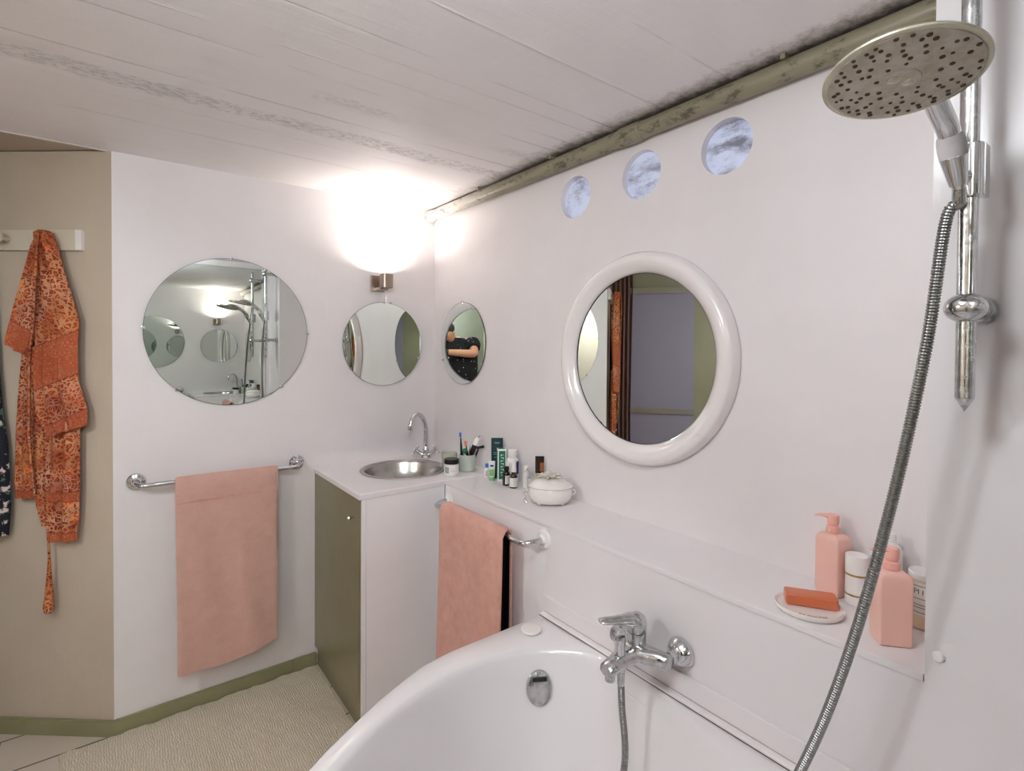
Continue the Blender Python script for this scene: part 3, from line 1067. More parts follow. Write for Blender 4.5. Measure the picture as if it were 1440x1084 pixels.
rail((-1.328, 0, 0.972), (-0.722, 0, 0.972), (0, -1, 0), 'chrome towel rail on the back wall below the large round mirror', drop=0.008)
t2 = rail((-0.2605, -1.212, 0.872), (-0.2605, -0.606, 0.858), (-1, 0, 0), 'chrome towel rail on the low wall between cabinet and bath', stand=0.075, drop=0.004)
for ch in t2.children:
    if ch.name.startswith('wall_flange'):
        ch.data.materials[0] = m_whitepl
        ch['label'] = 'white flange'

# ------------------------------------------------------------------ towels (one folded cloth hung over its rail)
def hung_towel(name, axis_p, along, out, wid, zbar, rbar, front_z, back_z, th, mat, label, skew=0.0, wav=0.004, group=None, edgef=None):
    """cloth wraps over a bar: profile goes down the back, over the bar and down the front"""
    axis_p, along, out = Vector(axis_p), Vector(along), Vector(out)
    nA, nP = 40, 60
    def path(s_):
        # s_ in 0..1 : back hem -> bar -> front hem
        lb, lf = zbar - back_z, zbar - front_z
        arc = PI * (rbar + th / 2)
        L = lb + arc + lf
        d = s_ * L
        if d < lb:
            return (-(rbar + th / 2), back_z + d, (-1, 0))
        if d < lb + arc:
            q = (d - lb) / arc * PI
            return (-math.cos(q) * (rbar + th / 2), zbar + math.sin(q) * (rbar + th / 2), (-math.cos(q), math.sin(q)))
        return (rbar + th / 2, zbar - (d - lb - arc), (1, 0))
    bm = bm_new()
    outer, inner = [], []
    for i in range(nA + 1):
        u = i / nA
        ro_, ri_ = [], []
        for j in range(nP + 1):
            s_ = j / nP
            o_, z_, (no, nz) = path(s_)
            hang = max(0, zbar - z_)
            wv = wav * math.sin(u * 9 + 1.3) * min(1, hang / 0.3) + wav * 0.8 * math.sin(u * 17 + z_ * 6) * min(1, hang / 0.4)
            zz = z_
            if s_ > 0.5:
                zz = z_ + skew * (u - 0.5) * min(1, hang / 0.4)
                if edgef:
                    zz += edgef(u) * min(1, (hang / (zbar - front_z)) ** 3)
            nar = (1 if o_ > 0 else 0.95) - 0.02 * min(1, hang / 0.5)
            uu = (u - 0.5) * nar * wid
            swing = 0.018 * hang if o_ > 0 else -0.0 * hang
            base = axis_p + along * uu + out * (o_ + wv * (1 if o_ > 0 else 0.4) + swing)
            e = min(u, 1 - u) * wid
            t_ = th * (0.5 if e > 0.008 else 0.5 * max(0.35, e / 0.008))
            p = V(base.x, base.y, zz)
            nn = out * no + V(0, 0, 1) * nz
            ro_.append(bm.verts.new(p + nn * t_))
            ri_.append(bm.verts.new(p - nn * t_))
        outer.append(ro_)
        inner.append(ri_)
    for i in range(nA):
        for j in range(nP):
            bm.faces.new((outer[i][j], outer[i + 1][j], outer[i + 1][j + 1], outer[i][j + 1]))
            bm.faces.new((inner[i][j], inner[i][j + 1], inner[i + 1][j + 1], inner[i + 1][j]))
        bm.faces.new((outer[i][0], inner[i][0], inner[i + 1][0], outer[i + 1][0]))
        bm.faces.new((outer[i][nP], outer[i + 1][nP], inner[i + 1][nP], inner[i][nP]))
    for j in range(nP):
        bm.faces.new((outer[0][j], outer[0][j + 1], inner[0][j + 1], inner[0][j]))
        bm.faces.new((outer[nA][j], inner[nA][j], inner[nA][j + 1], outer[nA][j + 1]))
    t = thing(name, label, 'towel', (axis_p.x, axis_p.y, front_z))
    obj('cloth', bm, mat, t, deg=60)
    return t

tw = hung_towel('bath_towel', (-1.013, -0.062, 0), (1, 0, 0), (0, -1, 0), 0.382, 0.966, 0.010, 0.205, 0.32, 0.014, m_towel1, 'pale pink bath towel hung long on the back wall rail', skew=0.03, wav=0.005,
                edgef=lambda u: 0.012 * math.sin(u * 5 + 2.2))
bm = bm_new()
for k in range(24):
    u0 = -0.5 + k / 24
    u1 = u0 + 1 / 24
    f_ = lambda u: -0.0885 - 0.005 * math.sin((u + .5) * 9 + 1.3) * 0.25
    a = [V(-1.013 + u0 * 0.374, f_(u0) - 0.0, 0.884), V(-1.013 + u1 * 0.374, f_(u1), 0.884)]
    add_box(bm, a[0].x, a[1].x, a[0].y - 0.0012, a[0].y + 0.002, 0.8825, 0.8865)
obj('woven_stripe', bm, m_towel2, tw)
hung_towel('bath_towel', (-0.337, -0.905, 0), (0, -1, 0), (-1, 0, 0), 0.415, 0.862, 0.017, 0.27, 0.30, 0.015, m_towel2, 'rose pink bath towel hung on the rail between cabinet and bath', wav=0.003)
hung_towel('liner_cloth', (-0.337, -0.910, 0), (0, -1, 0), (-1, 0, 0), 0.408, 0.862, 0.0105, 0.30, 0.33, 0.0045, m_darkcloth, 'thin black cloth hanging inside the fold of the rose pink towel', wav=0.001)['category'] = 'cloth'

# ------------------------------------------------------------------ rug
bm = bm_new()
nx, ny = 60, 60
RX0, RX1, RY0, RY1 = -1.56, -0.646, -1.17, -0.024
grid = []
for i in range(nx + 1):
    row = []
    for j in range(ny + 1):
        x = RX0 + (RX1 - RX0) * i / nx + 0.004 * math.sin(j * 0.8)
        y = RY0 + (RY1 - RY0) * j / ny + 0.003 * math.sin(i * 0.9)
        z = 0.009 + 0.0025 * math.sin(i * 0.5 + 1) * math.sin(j * 0.33) + 0.0015 * math.sin(i * 1.7 + j * .9)
        row.append(bm.verts.new((x, y, max(z, 0.005))))
    grid.append(row)
for i in range(nx):
    for j in range(ny):
        bm.faces.new((grid[i][j], grid[i + 1][j], grid[i + 1][j + 1], grid[i][j + 1]))
res_ = bmesh.ops.extrude_face_region(bm, geom=bm.faces[:])
for v in [g for g in res_['geom'] if isinstance(g, bmesh.types.BMVert)]:
    v.co.z = 0.0008
tag(obj('bath_mat', bm, m_rug, deg=60), 'large ribbed beige cotton mat on the tiled floor', 'rug')

# ------------------------------------------------------------------ bathtub
ZR = 0.633
KX, KY = -0.276, -2.556
def sym(half):
    return half + [(b, a) for a, b in half[::-1]]
outer_h = [(0.0, 1.335), (0.335, 1.335), (0.383, 1.331), (0.453, 1.320), (0.519, 1.296), (0.600, 1.263), (0.657, 1.234), (0.756, 1.180), (0.806, 1.148), (0.90, 1.082), (0.98, 1.012)]
outer_h = [(x_, y_) for x_, y_ in outer_h]
inner_h = [(0.20, 0.33), (0.105, 0.50), (0.062, 0.66), (0.034, 0.79), (0.012, 0.90), (0.005, 0.97), (0.006, 1.04), (0.030, 1.095), (0.085, 1.158), (0.130, 1.196), (0.204, 1.229), (0.322, 1.250), (0.461, 1.240), (0.592, 1.205), (0.747, 1.128), (0.84, 1.065), (0.925, 0.985)]
def to_world(h):
    return [V(KX - a, KY + b, 0) for a, b in h]
outer_p = to_world([(0, 0)] + sym(outer_h))
# asymmetric trimming keeps the contour a simple polygon
def catmull_closed(pts, k=6):
    out = []
    n_ = len(pts)
    for i in range(n_):
        p0, p1, p2, p3 = pts[i - 1], pts[i], pts[(i + 1) % n_], pts[(i + 2) % n_]
        for j in range(k):
            t = j / k
            out.append(0.5 * ((2 * p1) + (p2 - p0) * t + (2 * p0 - 5 * p1 + 4 * p2 - p3) * t * t + (3 * p1 - p0 - 3 * p2 + p3) * t ** 3))
    return out
inner_p = catmull_closed(to_world([(0.235, 0.235)] + sym(inner_h)))
TC = V(KX - 0.66, KY + 0.66, 0)
def radial(poly, a):
    d = V(math.cos(a), math.sin(a), 0)
    best = None
    n_ = len(poly)
    for i in range(n_):
        p, q = poly[i], poly[(i + 1) % n_]
        e = q - p
        den = d.x * e.y - d.y * e.x
        if abs(den) < 1e-12:
            continue
        w = p - TC
        t_ = (w.x * e.y - w.y * e.x) / den
        s_ = (w.x * d.y - w.y * d.x) / den
        if t_ > 0 and -1e-6 <= s_ <= 1 + 1e-6:
            best = t_ if best is None else max(best, t_)
    return best
NT_ = 256
corner_angs = [math.atan2(KY + b - TC.y, KX - a - TC.x) for a, b in ((0, 0), (0, 1.335), (1.335, 0))]
angs = sorted([(-PI + 2 * PI * (k + 0.5) / NT_) for k in range(NT_)] + corner_angs)
Ro = [radial(outer_p, a) for a in angs]
Ri = [radial(inner_p, a) for a in angs]
def ring(f, z):
    return [V(TC.x + math.cos(a) * f(i), TC.y + math.sin(a) * f(i), z if not callable(z) else z(i)) for i, a in enumerate(angs)]
lim = lambda i: min(Ri[i], Ro[i] - 0.012)
rings = []
rings.append(ring(lambda i: Ro[i] - 0.035, 0.012))
rings.append(ring(lambda i: Ro[i] - 0.035, ZR - 0.05))
rings.append(ring(lambda i: Ro[i] - 0.004, ZR - 0.045))
rings.append(ring(lambda i: Ro[i], ZR - 0.036))
rings.append(ring(lambda i: Ro[i] - 0.0005, ZR - 0.012))
rings.append(ring(lambda i: Ro[i] - 0.005, ZR - 0.003))
rings.append(ring(lambda i: Ro[i] - 0.010, ZR))
mixr = lambda f: (lambda i: (Ro[i] - 0.010) * (1 - f) + lim(i) * f)
rings.append(ring(mixr(0.5), ZR))
rings.append(ring(mixr(0.93), ZR - 0.0015))
for dr_, dz_ in ((0.006, 0.006), (0.013, 0.018), (0.018, 0.036)):
    rings.append(ring(lambda i, d=dr_: lim(i) - d, ZR - dz_))
for f, z in ((0.03, 0.52), (0.075, 0.42), (0.12, 0.33), (0.17, 0.26), (0.24, 0.222), (0.34, 0.206), (0.55, 0.200), (0.8, 0.197), (0.97, 0.196)):
    rings.append(ring(lambda i, f=f: (lim(i) - 0.018) * (1 - f), z))
bm = bm_new()
rr = [[bm.verts.new(p) for p in rg] for rg in rings]
for a, b in zip(rr, rr[1:]):
    for i in range(len(angs)):
        j = (i + 1) % len(angs)
        bm.faces.new((a[i], a[j], b[j], b[i]))
bm.faces.new(rr[-1])
bm.faces.new(rr[0])
tub = thing('bathtub', 'white corner bathtub with a curved front rim', 'bathtub', (TC.x, TC.y, 0))
obj('basin', bm, m_acryl, tub, deg=50)
bm = bm_new()
add_lathe(bm, [(0, ZR + 0.0005), (0.028, ZR + 0.0005), (0.0315, ZR + 0.003), (0.0325, ZR + 0.007), (0.031, ZR + 0.0095), (0.02, ZR + 0.0115), (0, ZR + 0.012)], (-0.377, -1.283, 0), (0, 0, 1), 40)
obj('rim_cap', bm, m_ceram, tub, 'round white cap')
bm = bm_new()
ovn = V(-0.51, -0.81, 0.28).normalized()
oc = V(-0.431, -1.3845, 0.532)
add_lathe(bm, [(0, 0), (0.036, 0.0), (0.038, 0.004), (0.035, 0.011), (0.026, 0.014), (0.0, 0.015)], oc, ovn, 40, squash=(1.25, 1))
obj('overflow_plate', bm, m_chrome_old, tub, 'chrome overflow cover')
bm = bm_new()
oz = ovn.cross(V(1, 0, 0)).normalized()
pts = []
add_box(bm, -0.021, 0.021, -0.006, 0.006, 0, 0.010, 0.003, mtx=basis(oc + V(0, 0, 0.028) + ovn * 0.006, V(0.81, -0.51, 0), V(0, 0.16, 1)))
obj('overflow_slot', bm, m_black, tub)
bm = bm_new()
add_lathe(bm, [(0, 0.197), (0.033, 0.197), (0.034, 0.200), (0.02, 0.203), (0, 0.204)], (TC.x, TC.y, 0), (0, 0, 1), 32)
obj('drain', bm, m_chrome, tub)

# ------------------------------------------------------------------ bath mixer
MX, MY, MZ = -0.335, -1.660, 0.742
t = thing('bath_mixer', 'chrome lever mixer tap on the wall above the bathtub', 'tap', (-0.262, MY, MZ))
bm = bm_new()
def oval(c, along, w, h, k=20):
    along = Vector(along).normalized()
    s_ = along.cross(V(0, 0, 1)).normalized()
    return [Vector(c) + s_ * (math.cos(2 * PI * q / k) * w) + V(0, 0, 1) * (math.sin(2 * PI * q / k) * h) for q in range(k)]
rg = []
for yy, xo, w_, h_ in ((-0.090, 0.006, 0.012, 0.014), (-0.086, 0.005, 0.0180, 0.0195), (-0.06, -0.001, 0.021, 0.0205), (-0.03, -0.012, 0.029, 0.021), (0, -0.018, 0.034, 0.021), (0.03, -0.012, 0.029, 0.021), (0.06, -0.001, 0.021, 0.0205), (0.086, 0.005, 0.0180, 0.0195), (0.090, 0.006, 0.012, 0.014)):
    rg.append(oval((MX + xo, MY + yy, MZ), (0, 1, 0), w_, h_))
add_loft(bm, rg)
rg = []
for d_, w_, h_, dz in ((0.0, 0.046, 0.018, 0.0), (0.03, 0.038, 0.018, -0.001), (0.06, 0.029, 0.018, -0.004), (0.09, 0.024, 0.017, -0.009), (0.118, 0.0225, 0.016, -0.014), (0.124, 0.018, 0.0125, -0.015)):
    rg.append(oval((MX - d_, MY, MZ + dz), (-1, 0, 0), w_, h_))
add_loft(bm, rg)
obj('body', bm, m_chrome_old, t, deg=45)
bm = bm_new()
add_cyl(bm, (MX - 0.108, MY, MZ - 0.044), (MX - 0.108, MY, MZ - 0.02), 0.012, bev=0.002)
obj('spout_outlet', bm, m_chrome_old, t)
bm = bm_new()
add_cyl(bm, (MX - 0.068, MY, MZ - 0.036), (MX - 0.068, MY, MZ - 0.012), 0.0105, bev=0.002)
obj('hose_outlet', bm, m_chrome_old, t)
for s_ in (-1, 1):
    bm = bm_new()
    add_lathe(bm, [(0, 0.0005), (0.036, 0.0005), (0.037, 0.004), (0.034, 0.014), (0.025, 0.025), (0.017, 0.031), (0, 0.033)], (-0.262, MY + s_ * 0.076, MZ), (-1, 0, 0), 36)
    obj('escutcheon', bm, m_chrome, t)
    bm = bm_new()
    add_cyl(bm, (-0.293, MY + s_ * 0.076, MZ), (-0.314, MY + s_ * 0.076, MZ), 0.0165, seg=6, bev=0.001)
    add_cyl(bm, (-0.310, MY + s_ * 0.076, MZ), (-0.325, MY + s_ * 0.076, MZ), 0.013)
    obj('union_nut', bm, m_chrome_old, t)
bm = bm_new()
add_lathe(bm, [(0, 0.012), (0.0235, 0.012), (0.0235, 0.044), (0.023, 0.0455), (0.020, 0.0458), (0, 0.0458)], (MX - 0.008, MY, MZ), (0, 0, 1), 32)
obj('cartridge_housing', bm, m_chrome_old, t)
bm = bm_new()
lc = V(MX - 0.008, MY, MZ)
add_lathe(bm, [(0, 0.047), (0.023, 0.047), (0.0245, 0.052), (0.0240, 0.070), (0.020, 0.084), (0.011, 0.091), (0, 0.092)], lc, (0, 0, 1), 32)
rg = []
ld_ = V(-0.93, 0.37, 0.0).normalized()
for d_, w_, h_, dz in ((-0.014, 0.016, 0.013, 0.070), (0.0, 0.0225, 0.016, 0.074), (0.02, 0.0225, 0.015, 0.077), (0.04, 0.019, 0.0115, 0.079), (0.065, 0.0165, 0.0085, 0.081), (0.090, 0.0155, 0.0070, 0.083), (0.100, 0.014, 0.0056, 0.0835), (0.103, 0.012, 0.004, 0.0835)):
    rg.append(oval(lc + ld_ * d_ + V(0, 0, dz), ld_, w_, h_))
add_loft(bm, rg)
obj('lever', bm, m_chrome_old, t, deg=45)
bm = bm_new()
kc = V(MX - 0.072, MY, MZ)
add_lathe(bm, [(0, 0.006), (0.0145, 0.006), (0.0155, 0.012), (0.0145, 0.028), (0.0158, 0.032), (0.0158, 0.046), (0.013, 0.053), (0, 0.055)], kc, (0, 0, 1), 24, squash=(1, 0.85))
obj('diverter_knob', bm, m_chrome, t)

# ------------------------------------------------------------------ shower rail, hand shower, hose
RXY = V(-0.3545, -2.2905, 0)
t = thing('shower_rail', 'chrome shower riser rail standing off the white pier', 'shower rail', (RXY.x, RXY.y, 1.41))
bm = bm_new()
add_lathe(bm, [(0, 1.408), (0.0115, 1.428), (0.0122, 1.431), (0.0122, 2.20), (0.008, 2.205), (0, 2.206)], RXY, (0, 0, 1), 28)
obj('rail', bm, m_chrome_old, t)
for zz in (1.568, 2.13):
    bm = bm_new()
    rg = []
    add_ball(bm, RXY + V(-0.004, 0, zz), 0.024, scale=(1.0, 1.12, 0.95), seg=28)
    add_tube(bm, [RXY + V(0.01, 0, zz), RXY + V(0.05, 0, zz), (-0.2625, RXY.y, zz)], [0.014, 0.0125, 0.016], 24)
    add_lathe(bm, [(0, 0.0005), (0.021, 0.0005), (0.022, 0.006), (0.018, 0.016), (0, 0.017)], (-0.262, RXY.y, zz), (-1, 0, 0), 28)
    obj('bracket', bm, m_chrome_old, t)
bm = bm_new()
add_lathe(bm, [(0.0130, 1.736), (0.0178, 1.736), (0.0185, 1.739), (0.0185, 1.814), (0.0178, 1.817), (0.0130, 1.817)], RXY, (0, 0, 1), 28)
add_box(bm, -0.004, 0.026, -0.020, -0.012, 1.737, 1.816, 0.002, 2, Matrix.Translation(RXY))
obj('slider', bm, m_chrome, t)
HB = V(-0.392, -2.283, 1.775)
haxis = V(-0.42, 0.06, 0.9).normalized()
bm = bm_new()
# tapered cradle cone open at the top, carried by a short neck
add_lathe(bm, [(0.0095, -0.024), (0.0115, -0.024), (0.0172, 0.018), (0.0168, 0.019), (0.0140, 0.018), (0.0095, -0.022)], HB, haxis, 28)
add_tube(bm, [RXY + V(-0.015, 0, 1.765), HB + V(0.012, 0, -0.010)], [0.011, 0.009], 16)
obj('cradle', bm, m_chrome, t)

HC = V(-0.559, -2.261, 1.866)
hn = V(-0.1995, -0.0576, -0.9782).normalized()
t = thing('hand_shower', 'large round hand shower head with brown-stained nozzles in the rail holder', 'shower head', HB)
R_ = 0.0885
bm = bm_new()
add_lathe(bm, [(0, -0.0185), (0.020, -0.0180), (0.05, -0.0145), (0.075, -0.0105), (R_ + 0.001, -0.0065), (R_ + 0.003, -0.0035), (R_ + 0.0028, -0.001), (R_, 0.0003), (R_ - 0.003, 0.0), (0, -0.001)], HC, hn, 72)
obj('head_shell', bm, m_headrim, t, 'yellowed chrome shell and rim')
bm = bm_new()
add_lathe(bm, [(0, 0.0030), (0.02, 0.0029), (0.06, 0.0022), (R_ - 0.004, 0.0008), (R_ - 0.003, -0.0008), (0, -0.0009)], HC, hn, 72)
obj('spray_plate', bm, m_head, t, 'cream limescaled spray plate')
# centre badge plate
hx = (V(0, 0, 1).cross(hn)).normalized()
hx = (V(0.796, -0.605, 0) - hn * V(0.796, -0.605, 0).dot(hn)).normalized()
hy = hn.cross(hx)
bm = bm_new()
add_lathe(bm, [(0, 0.0046), (0.019, 0.0044), (0.0215, 0.0036), (0.022, 0.0026), (0, 0.0026)], HC, hn, 40)
bp_ = obj('centre_plate', bm, m_head, t)
bm = bm_new()
for s_ in (-1, 1):
    c_ = HC + hn * 0.0045 + hx * (0.010 * s_)
    add_lathe(bm, [(0, 0.0012), (0.006, 0.0010), (0.0075, 0.0001), (0, 0.0)], c_, hn, 20)
obj('spray_insert', bm, m_headrim, bp_)
# nozzles: countable but numerous; one child, they are the plate's perforation
bm = bm_new()
rnd = random.Random(5)
placed = []
for (rad, cnt, ph) in ((0.079, 30, 0), (0.070, 24, .1), (0.060, 20, .25), (0.050, 15, 0), (0.040, 11, .2), (0.030, 8, .4)):
    for k in range(cnt):
        if rnd.random() < 0.14:
            continue
        a = ph + 2 * PI * (k + rnd.uniform(-.22, .22)) / cnt
        r_ = rad + rnd.uniform(-.0022, .0022)
        c_ = HC + hx * (math.cos(a) * r_) + hy * (math.sin(a) * r_) + hn * (0.0028 - 0.0018 * (r_ / 0.085) ** 2)
        s_ = rnd.uniform(0.0022, 0.0036)
        add_lathe(bm, [(0, -0.0005), (s_, -0.0005), (s_ * 0.9, 0.0009), (0, 0.0012)], c_, hn, 8)
nz = obj('nozzle', bm, m_nozzle, t, 'brown stained rubber nozzles')
nz['kind'] = 'stuff'
# handle from the back of the head down to the holder
bm = bm_new()
hp = smooth_path([HC - hn * 0.012, HC - hn * 0.020 + V(0.03, -0.004, 0.0), HC + V(0.075, -0.010, 0.008), HC + V(0.118, -0.015, -0.020), HB + haxis * 0.055 + V(-0.003, 0, 0), HB + haxis * 0.022], 8)
nn_ = len(hp)
add_tube(bm, hp, [0.016 - 0.0025 * i / nn_ for i in range(nn_)], 20)
obj('handle', bm, m_chrome, t)
bm = bm_new()
tp = [HB + haxis * q for q in (0.016, 0.020, 0.030, 0.040, 0.048, 0.052)]
add_tube(bm, tp, [0.0145, 0.0172, 0.0178, 0.0175, 0.0165, 0.0145], 24)
obj('sealing_tape', bm, m_tape, t, 'white tape wound round the handle')
bm = bm_new()
add_cyl(bm, HB - haxis * 0.034, HB + haxis * 0.016, 0.0085, 0.0125)
obj('handle_end', bm, m_chrome, t)

# hose: ribbed tube hanging from the hand shower into the bath and back up to the mixer
hpts = [HB - haxis * 0.030, HB - haxis * 0.048 + V(-0.0, 0.002, -0.004), V(-0.374, -2.268, 1.700), V(-0.392, -2.250, 1.50), V(-0.402, -2.210, 1.242), V(-0.405, -2.152, 0.969), V(-0.42, -2.086, 0.742), V(-0.46, -1.98, 0.46), V(-0.52, -1.89, 0.285), V(-0.56, -1.79, 0.222), V(-0.54, -1.71, 0.245), V(-0.465, -1.69, 0.36), V(-0.412, -1.682, 0.50), V(MX - 0.068, MY - 0.004, 0.62), V(MX - 0.068, MY, MZ - 0.058)]
path = smooth_path(hpts, 24)
# resample at constant spacing and alternate the radius for the ribs
def resample(pts, step):
    out = [pts[0].copy()]
    acc = 0
    for a, b in zip(pts, pts[1:]):
        L = (b - a).length
        d = step - acc
        while d <= L:
            out.append(a + (b - a) * (d / L))
            d += step
        acc = (acc + L) % step
    return out
hp_ = resample(path, 0.0016)
t = thing('shower_hose', 'ribbed metal shower hose looping from the holder down into the bath', 'hose', hpts[0])
bm = bm_new()
add_tube(bm, hp_, [0.0085 if (i % 3) else 0.0068 for i in range(len(hp_))], 14)
obj('ribbed_sleeve', bm, m_hosemat, t, deg=30)
bm = bm_new()
add_cyl(bm, hpts[-1] + V(0, 0, -0.012), (MX - 0.068, MY, MZ - 0.0365), 0.0088, 0.0098, bev=0.001)
obj('end_nut', bm, m_chrome_old, t)
bm = bm_new()
add_cyl(bm, hpts[1], hpts[0] + haxis * 0.0, 0.0095, 0.0088)
obj('end_nut', bm, m_chrome_old, t)

# small cap screwed on the pier
bm = bm_new()
add_lathe(bm, [(0, 0.0005), (0.009, 0.0005), (0.0095, 0.002), (0.007, 0.006), (0, 0.0065)], (-0.262, -2.244, 0.972), (-1, 0, 0), 20)
add_box(bm, -0.2695, -0.2685, -2.250, -2.238, 0.9705, 0.9735)
tag(obj('wall_plug_cap', bm, m_whitepl), 'small white screw cap on the white pier near the ledge end', 'cap')

# ------------------------------------------------------------------ peg rail with kimono and dress
def onC(s, off, z):
    p = C0 + CD * s + CN * off
    return V(p.x, p.y, z)
bm = bm_new()
def boxC(bm, s0, s1, o0, o1, z0, z1, bev=0.0):
    return add_box(bm, s0, s1, o0, o1, z0, z1, bev, 2, basis_c)
basis_c = Matrix((CD, CN, V(0, 0, 1))).transposed().to_4x4()
basis_c.translation = C0
t = thing('peg_rail', 'cream painted wooden peg rail on the beige wall', 'peg rail', onC(0.35, 0, 1.905))
boxC(bm, 0.1285, 0.50, 0.0005, 0.020, 1.866, 1.944, 0.002)
obj('board', bm, m_wood, t)
bm = bm_new()
boxC(bm, 0.103, 0.128, 0.0005, 0.020, 1.866, 1.944, 0.002)
obj('end_block', bm, m_frame, t, 'white end block')
for s_ in (0.387, 0.212):
    bm = bm_new()
    add_lathe(bm, [(0.009, 0), (0.008, 0.022), (0.012, 0.030), (0.0205, 0.038), (0.0215, 0.046), (0.017, 0.055), (0, 0.058)], onC(s_, 0.0202, 1.907), CN, 24)
    obj('peg', bm, m_wood, t)

def drape(name, levels, mat, parent, amp=0.008, freq=3.0, ph=0.0, label=None, k=44):
    """cloth panel hanging on the angled wall; levels (z, s_right, s_left, off, depth, tilt); closed, folded cross-sections"""
    # resample levels smoothly
    L = []
    m_ = len(levels)
    for i in range(m_ - 1):
        p0 = levels[max(i - 1, 0)]
        p1, p2 = levels[i], levels[i + 1]
        p3 = levels[min(i + 2, m_ - 1)]
        for j in range(6):
            t_ = j / 6
            L.append([a1 + (a2 - a1) * t_ for a1, a2 in zip(p1, p2)])
    L.append(list(levels[-1]))
    rings = []
    for z, sr, sl, off, dep, tilt in L:
        rg = []
        w = sl - sr
        H_ = k // 2
        for q in range(k):
            if q < H_:
                u = q / (H_ - 1)
                face = 1
            else:
                u = 1 - (q - H_) / (H_ - 1)
                face = 0
            env = math.sin(PI * min(max(u, 0.0), 1.0)) ** 0.35 if 0 < u < 1 else 0.0
            a_ = min(1.0, w / 0.10)
            fold = amp * a_ * (math.sin(2 * PI * freq * u + ph + z * 1.6) + 0.5 * math.sin(2 * PI * freq * 2.1 * u + ph * 2 - z * 3.0))
            o = off + fold * env + (dep * env if face else -0.002)
            o = max(o, 0.004)
            zz = z + tilt * (u - 0.5)
            rg.append(onC(sr + w * u, o, zz))
        rings.append(rg)
    bm = bm_new()
    add_loft(bm, rings)
    return obj(name, bm, mat, parent, label, deg=60)

t = thing('kimono_robe', 'orange paisley cotton robe hanging from a peg on the beige wall', 'robe', onC(0.215, 0.03, 0.5))
# back layers first
drape('lining', [(1.60, 0.215, 0.285, 0.020, 0.010, 0), (1.45, 0.20, 0.310, 0.022, 0.010, 0), (1.20, 0.20, 0.325, 0.022, 0.010, 0), (0.96, 0.20, 0.290, 0.022, 0.010, 0), (0.86, 0.21, 0.262, 0.022, 0.010, 0)], m_lining, t, 0.004, 2, 0.4, 'dark navy lining')
drape('rear_panel', [(1.50, 0.262, 0.318, 0.030, 0.014, 0), (1.32, 0.272, 0.336, 0.030, 0.016, 0), (1.15, 0.268, 0.348, 0.030, 0.018, 0), (0.99, 0.262, 0.356, 0.030, 0.018, 0.0), (0.925, 0.270, 0.350, 0.030, 0.016, 0.0)], m_robe_hem, t, 0.010, 2.2, 0.2)
drape('inner_panel', [(1.45, 0.232, 0.292, 0.034, 0.012, 0), (1.1, 0.236, 0.292, 0.034, 0.014, 0), (0.90, 0.236, 0.270, 0.034, 0.014, 0), (0.82, 0.225, 0.250, 0.034, 0.010, 0)], m_robe, t, 0.005, 1.5, 1.2)
drape('lower_panel', [(1.35, 0.105, 0.225, 0.034, 0.016, 0), (1.15, 0.098, 0.226, 0.036, 0.018, 0), (0.95, 0.100, 0.228, 0.036, 0.020, 0), (0.84, 0.106, 0.226, 0.036, 0.018, 0), (0.765, 0.113, 0.224, 0.036, 0.014, 0)], m_robe_hem, t, 0.011, 2.6, 2.0)
drape('body', [(1.932, 0.196, 0.228, 0.052, 0.022, 0), (1.922, 0.186, 0.238, 0.050, 0.038, 0), (1.88, 0.176, 0.242, 0.044, 0.036, 0), (1.78, 0.150, 0.244, 0.042, 0.028, 0), (1.70, 0.126, 0.246, 0.040, 0.028, 0), (1.60, 0.096, 0.250, 0.040, 0.028, 0), (1.50, 0.100, 0.250, 0.042, 0.028, 0.0), (1.38, 0.096, 0.258, 0.044, 0.028, 0.02), (1.26, 0.062, 0.250, 0.046, 0.026, -0.02), (1.185, 0.060, 0.205, 0.048, 0.020, -0.045), (1.165, 0.120, 0.200, 0.048, 0.012, -0.03)], m_robe_body, t, 0.014, 3.0, 0.9)
drape('sleeve', [(1.915, 0.210, 0.232, 0.060, 0.016, 0), (1.87, 0.214, 0.258, 0.056, 0.020, 0), (1.78, 0.220, 0.282, 0.056, 0.024, 0), (1.68, 0.222, 0.312, 0.056, 0.026, 0.01), (1.60, 0.226, 0.334, 0.056, 0.028, 0.02), (1.53, 0.262, 0.352, 0.056, 0.026, 0.04), (1.495, 0.292, 0.360, 0.056, 0.020, 0.045)], m_robe_sleeve, t, 0.010, 2.0, 2.4)
# gathered neckline edge and tie
bm = bm_new()
add_tube(bm, smooth_path([onC(0.205, 0.085, 1.925), onC(0.205, 0.092, 1.86), onC(0.216, 0.090, 1.74), onC(0.228, 0.086, 1.60), onC(0.244, 0.084, 1.46), onC(0.252, 0.080, 1.30), onC(0.256, 0.074, 1.12), onC(0.250, 0.062, 0.95)], 6), [0.006] * 6 + [0.009] * 37, 10, flat=0.6)
obj('collar_edge', bm, m_robe, t)
bm = bm_new()
add_tube(bm, [onC(0.222, 0.045, 0.85), onC(0.220, 0.04, 0.76), onC(0.217, 0.04, 0.70), onC(0.218, 0.04, 0.63), onC(0.219, 0.04, 0.56), onC(0.222, 0.04, 0.51), onC(0.222, 0.04, 0.49)], [0.004, 0.004, 0.004, 0.008, 0.013, 0.017, 0.012], 12)
obj('tie_belt', bm, m_robe, t)

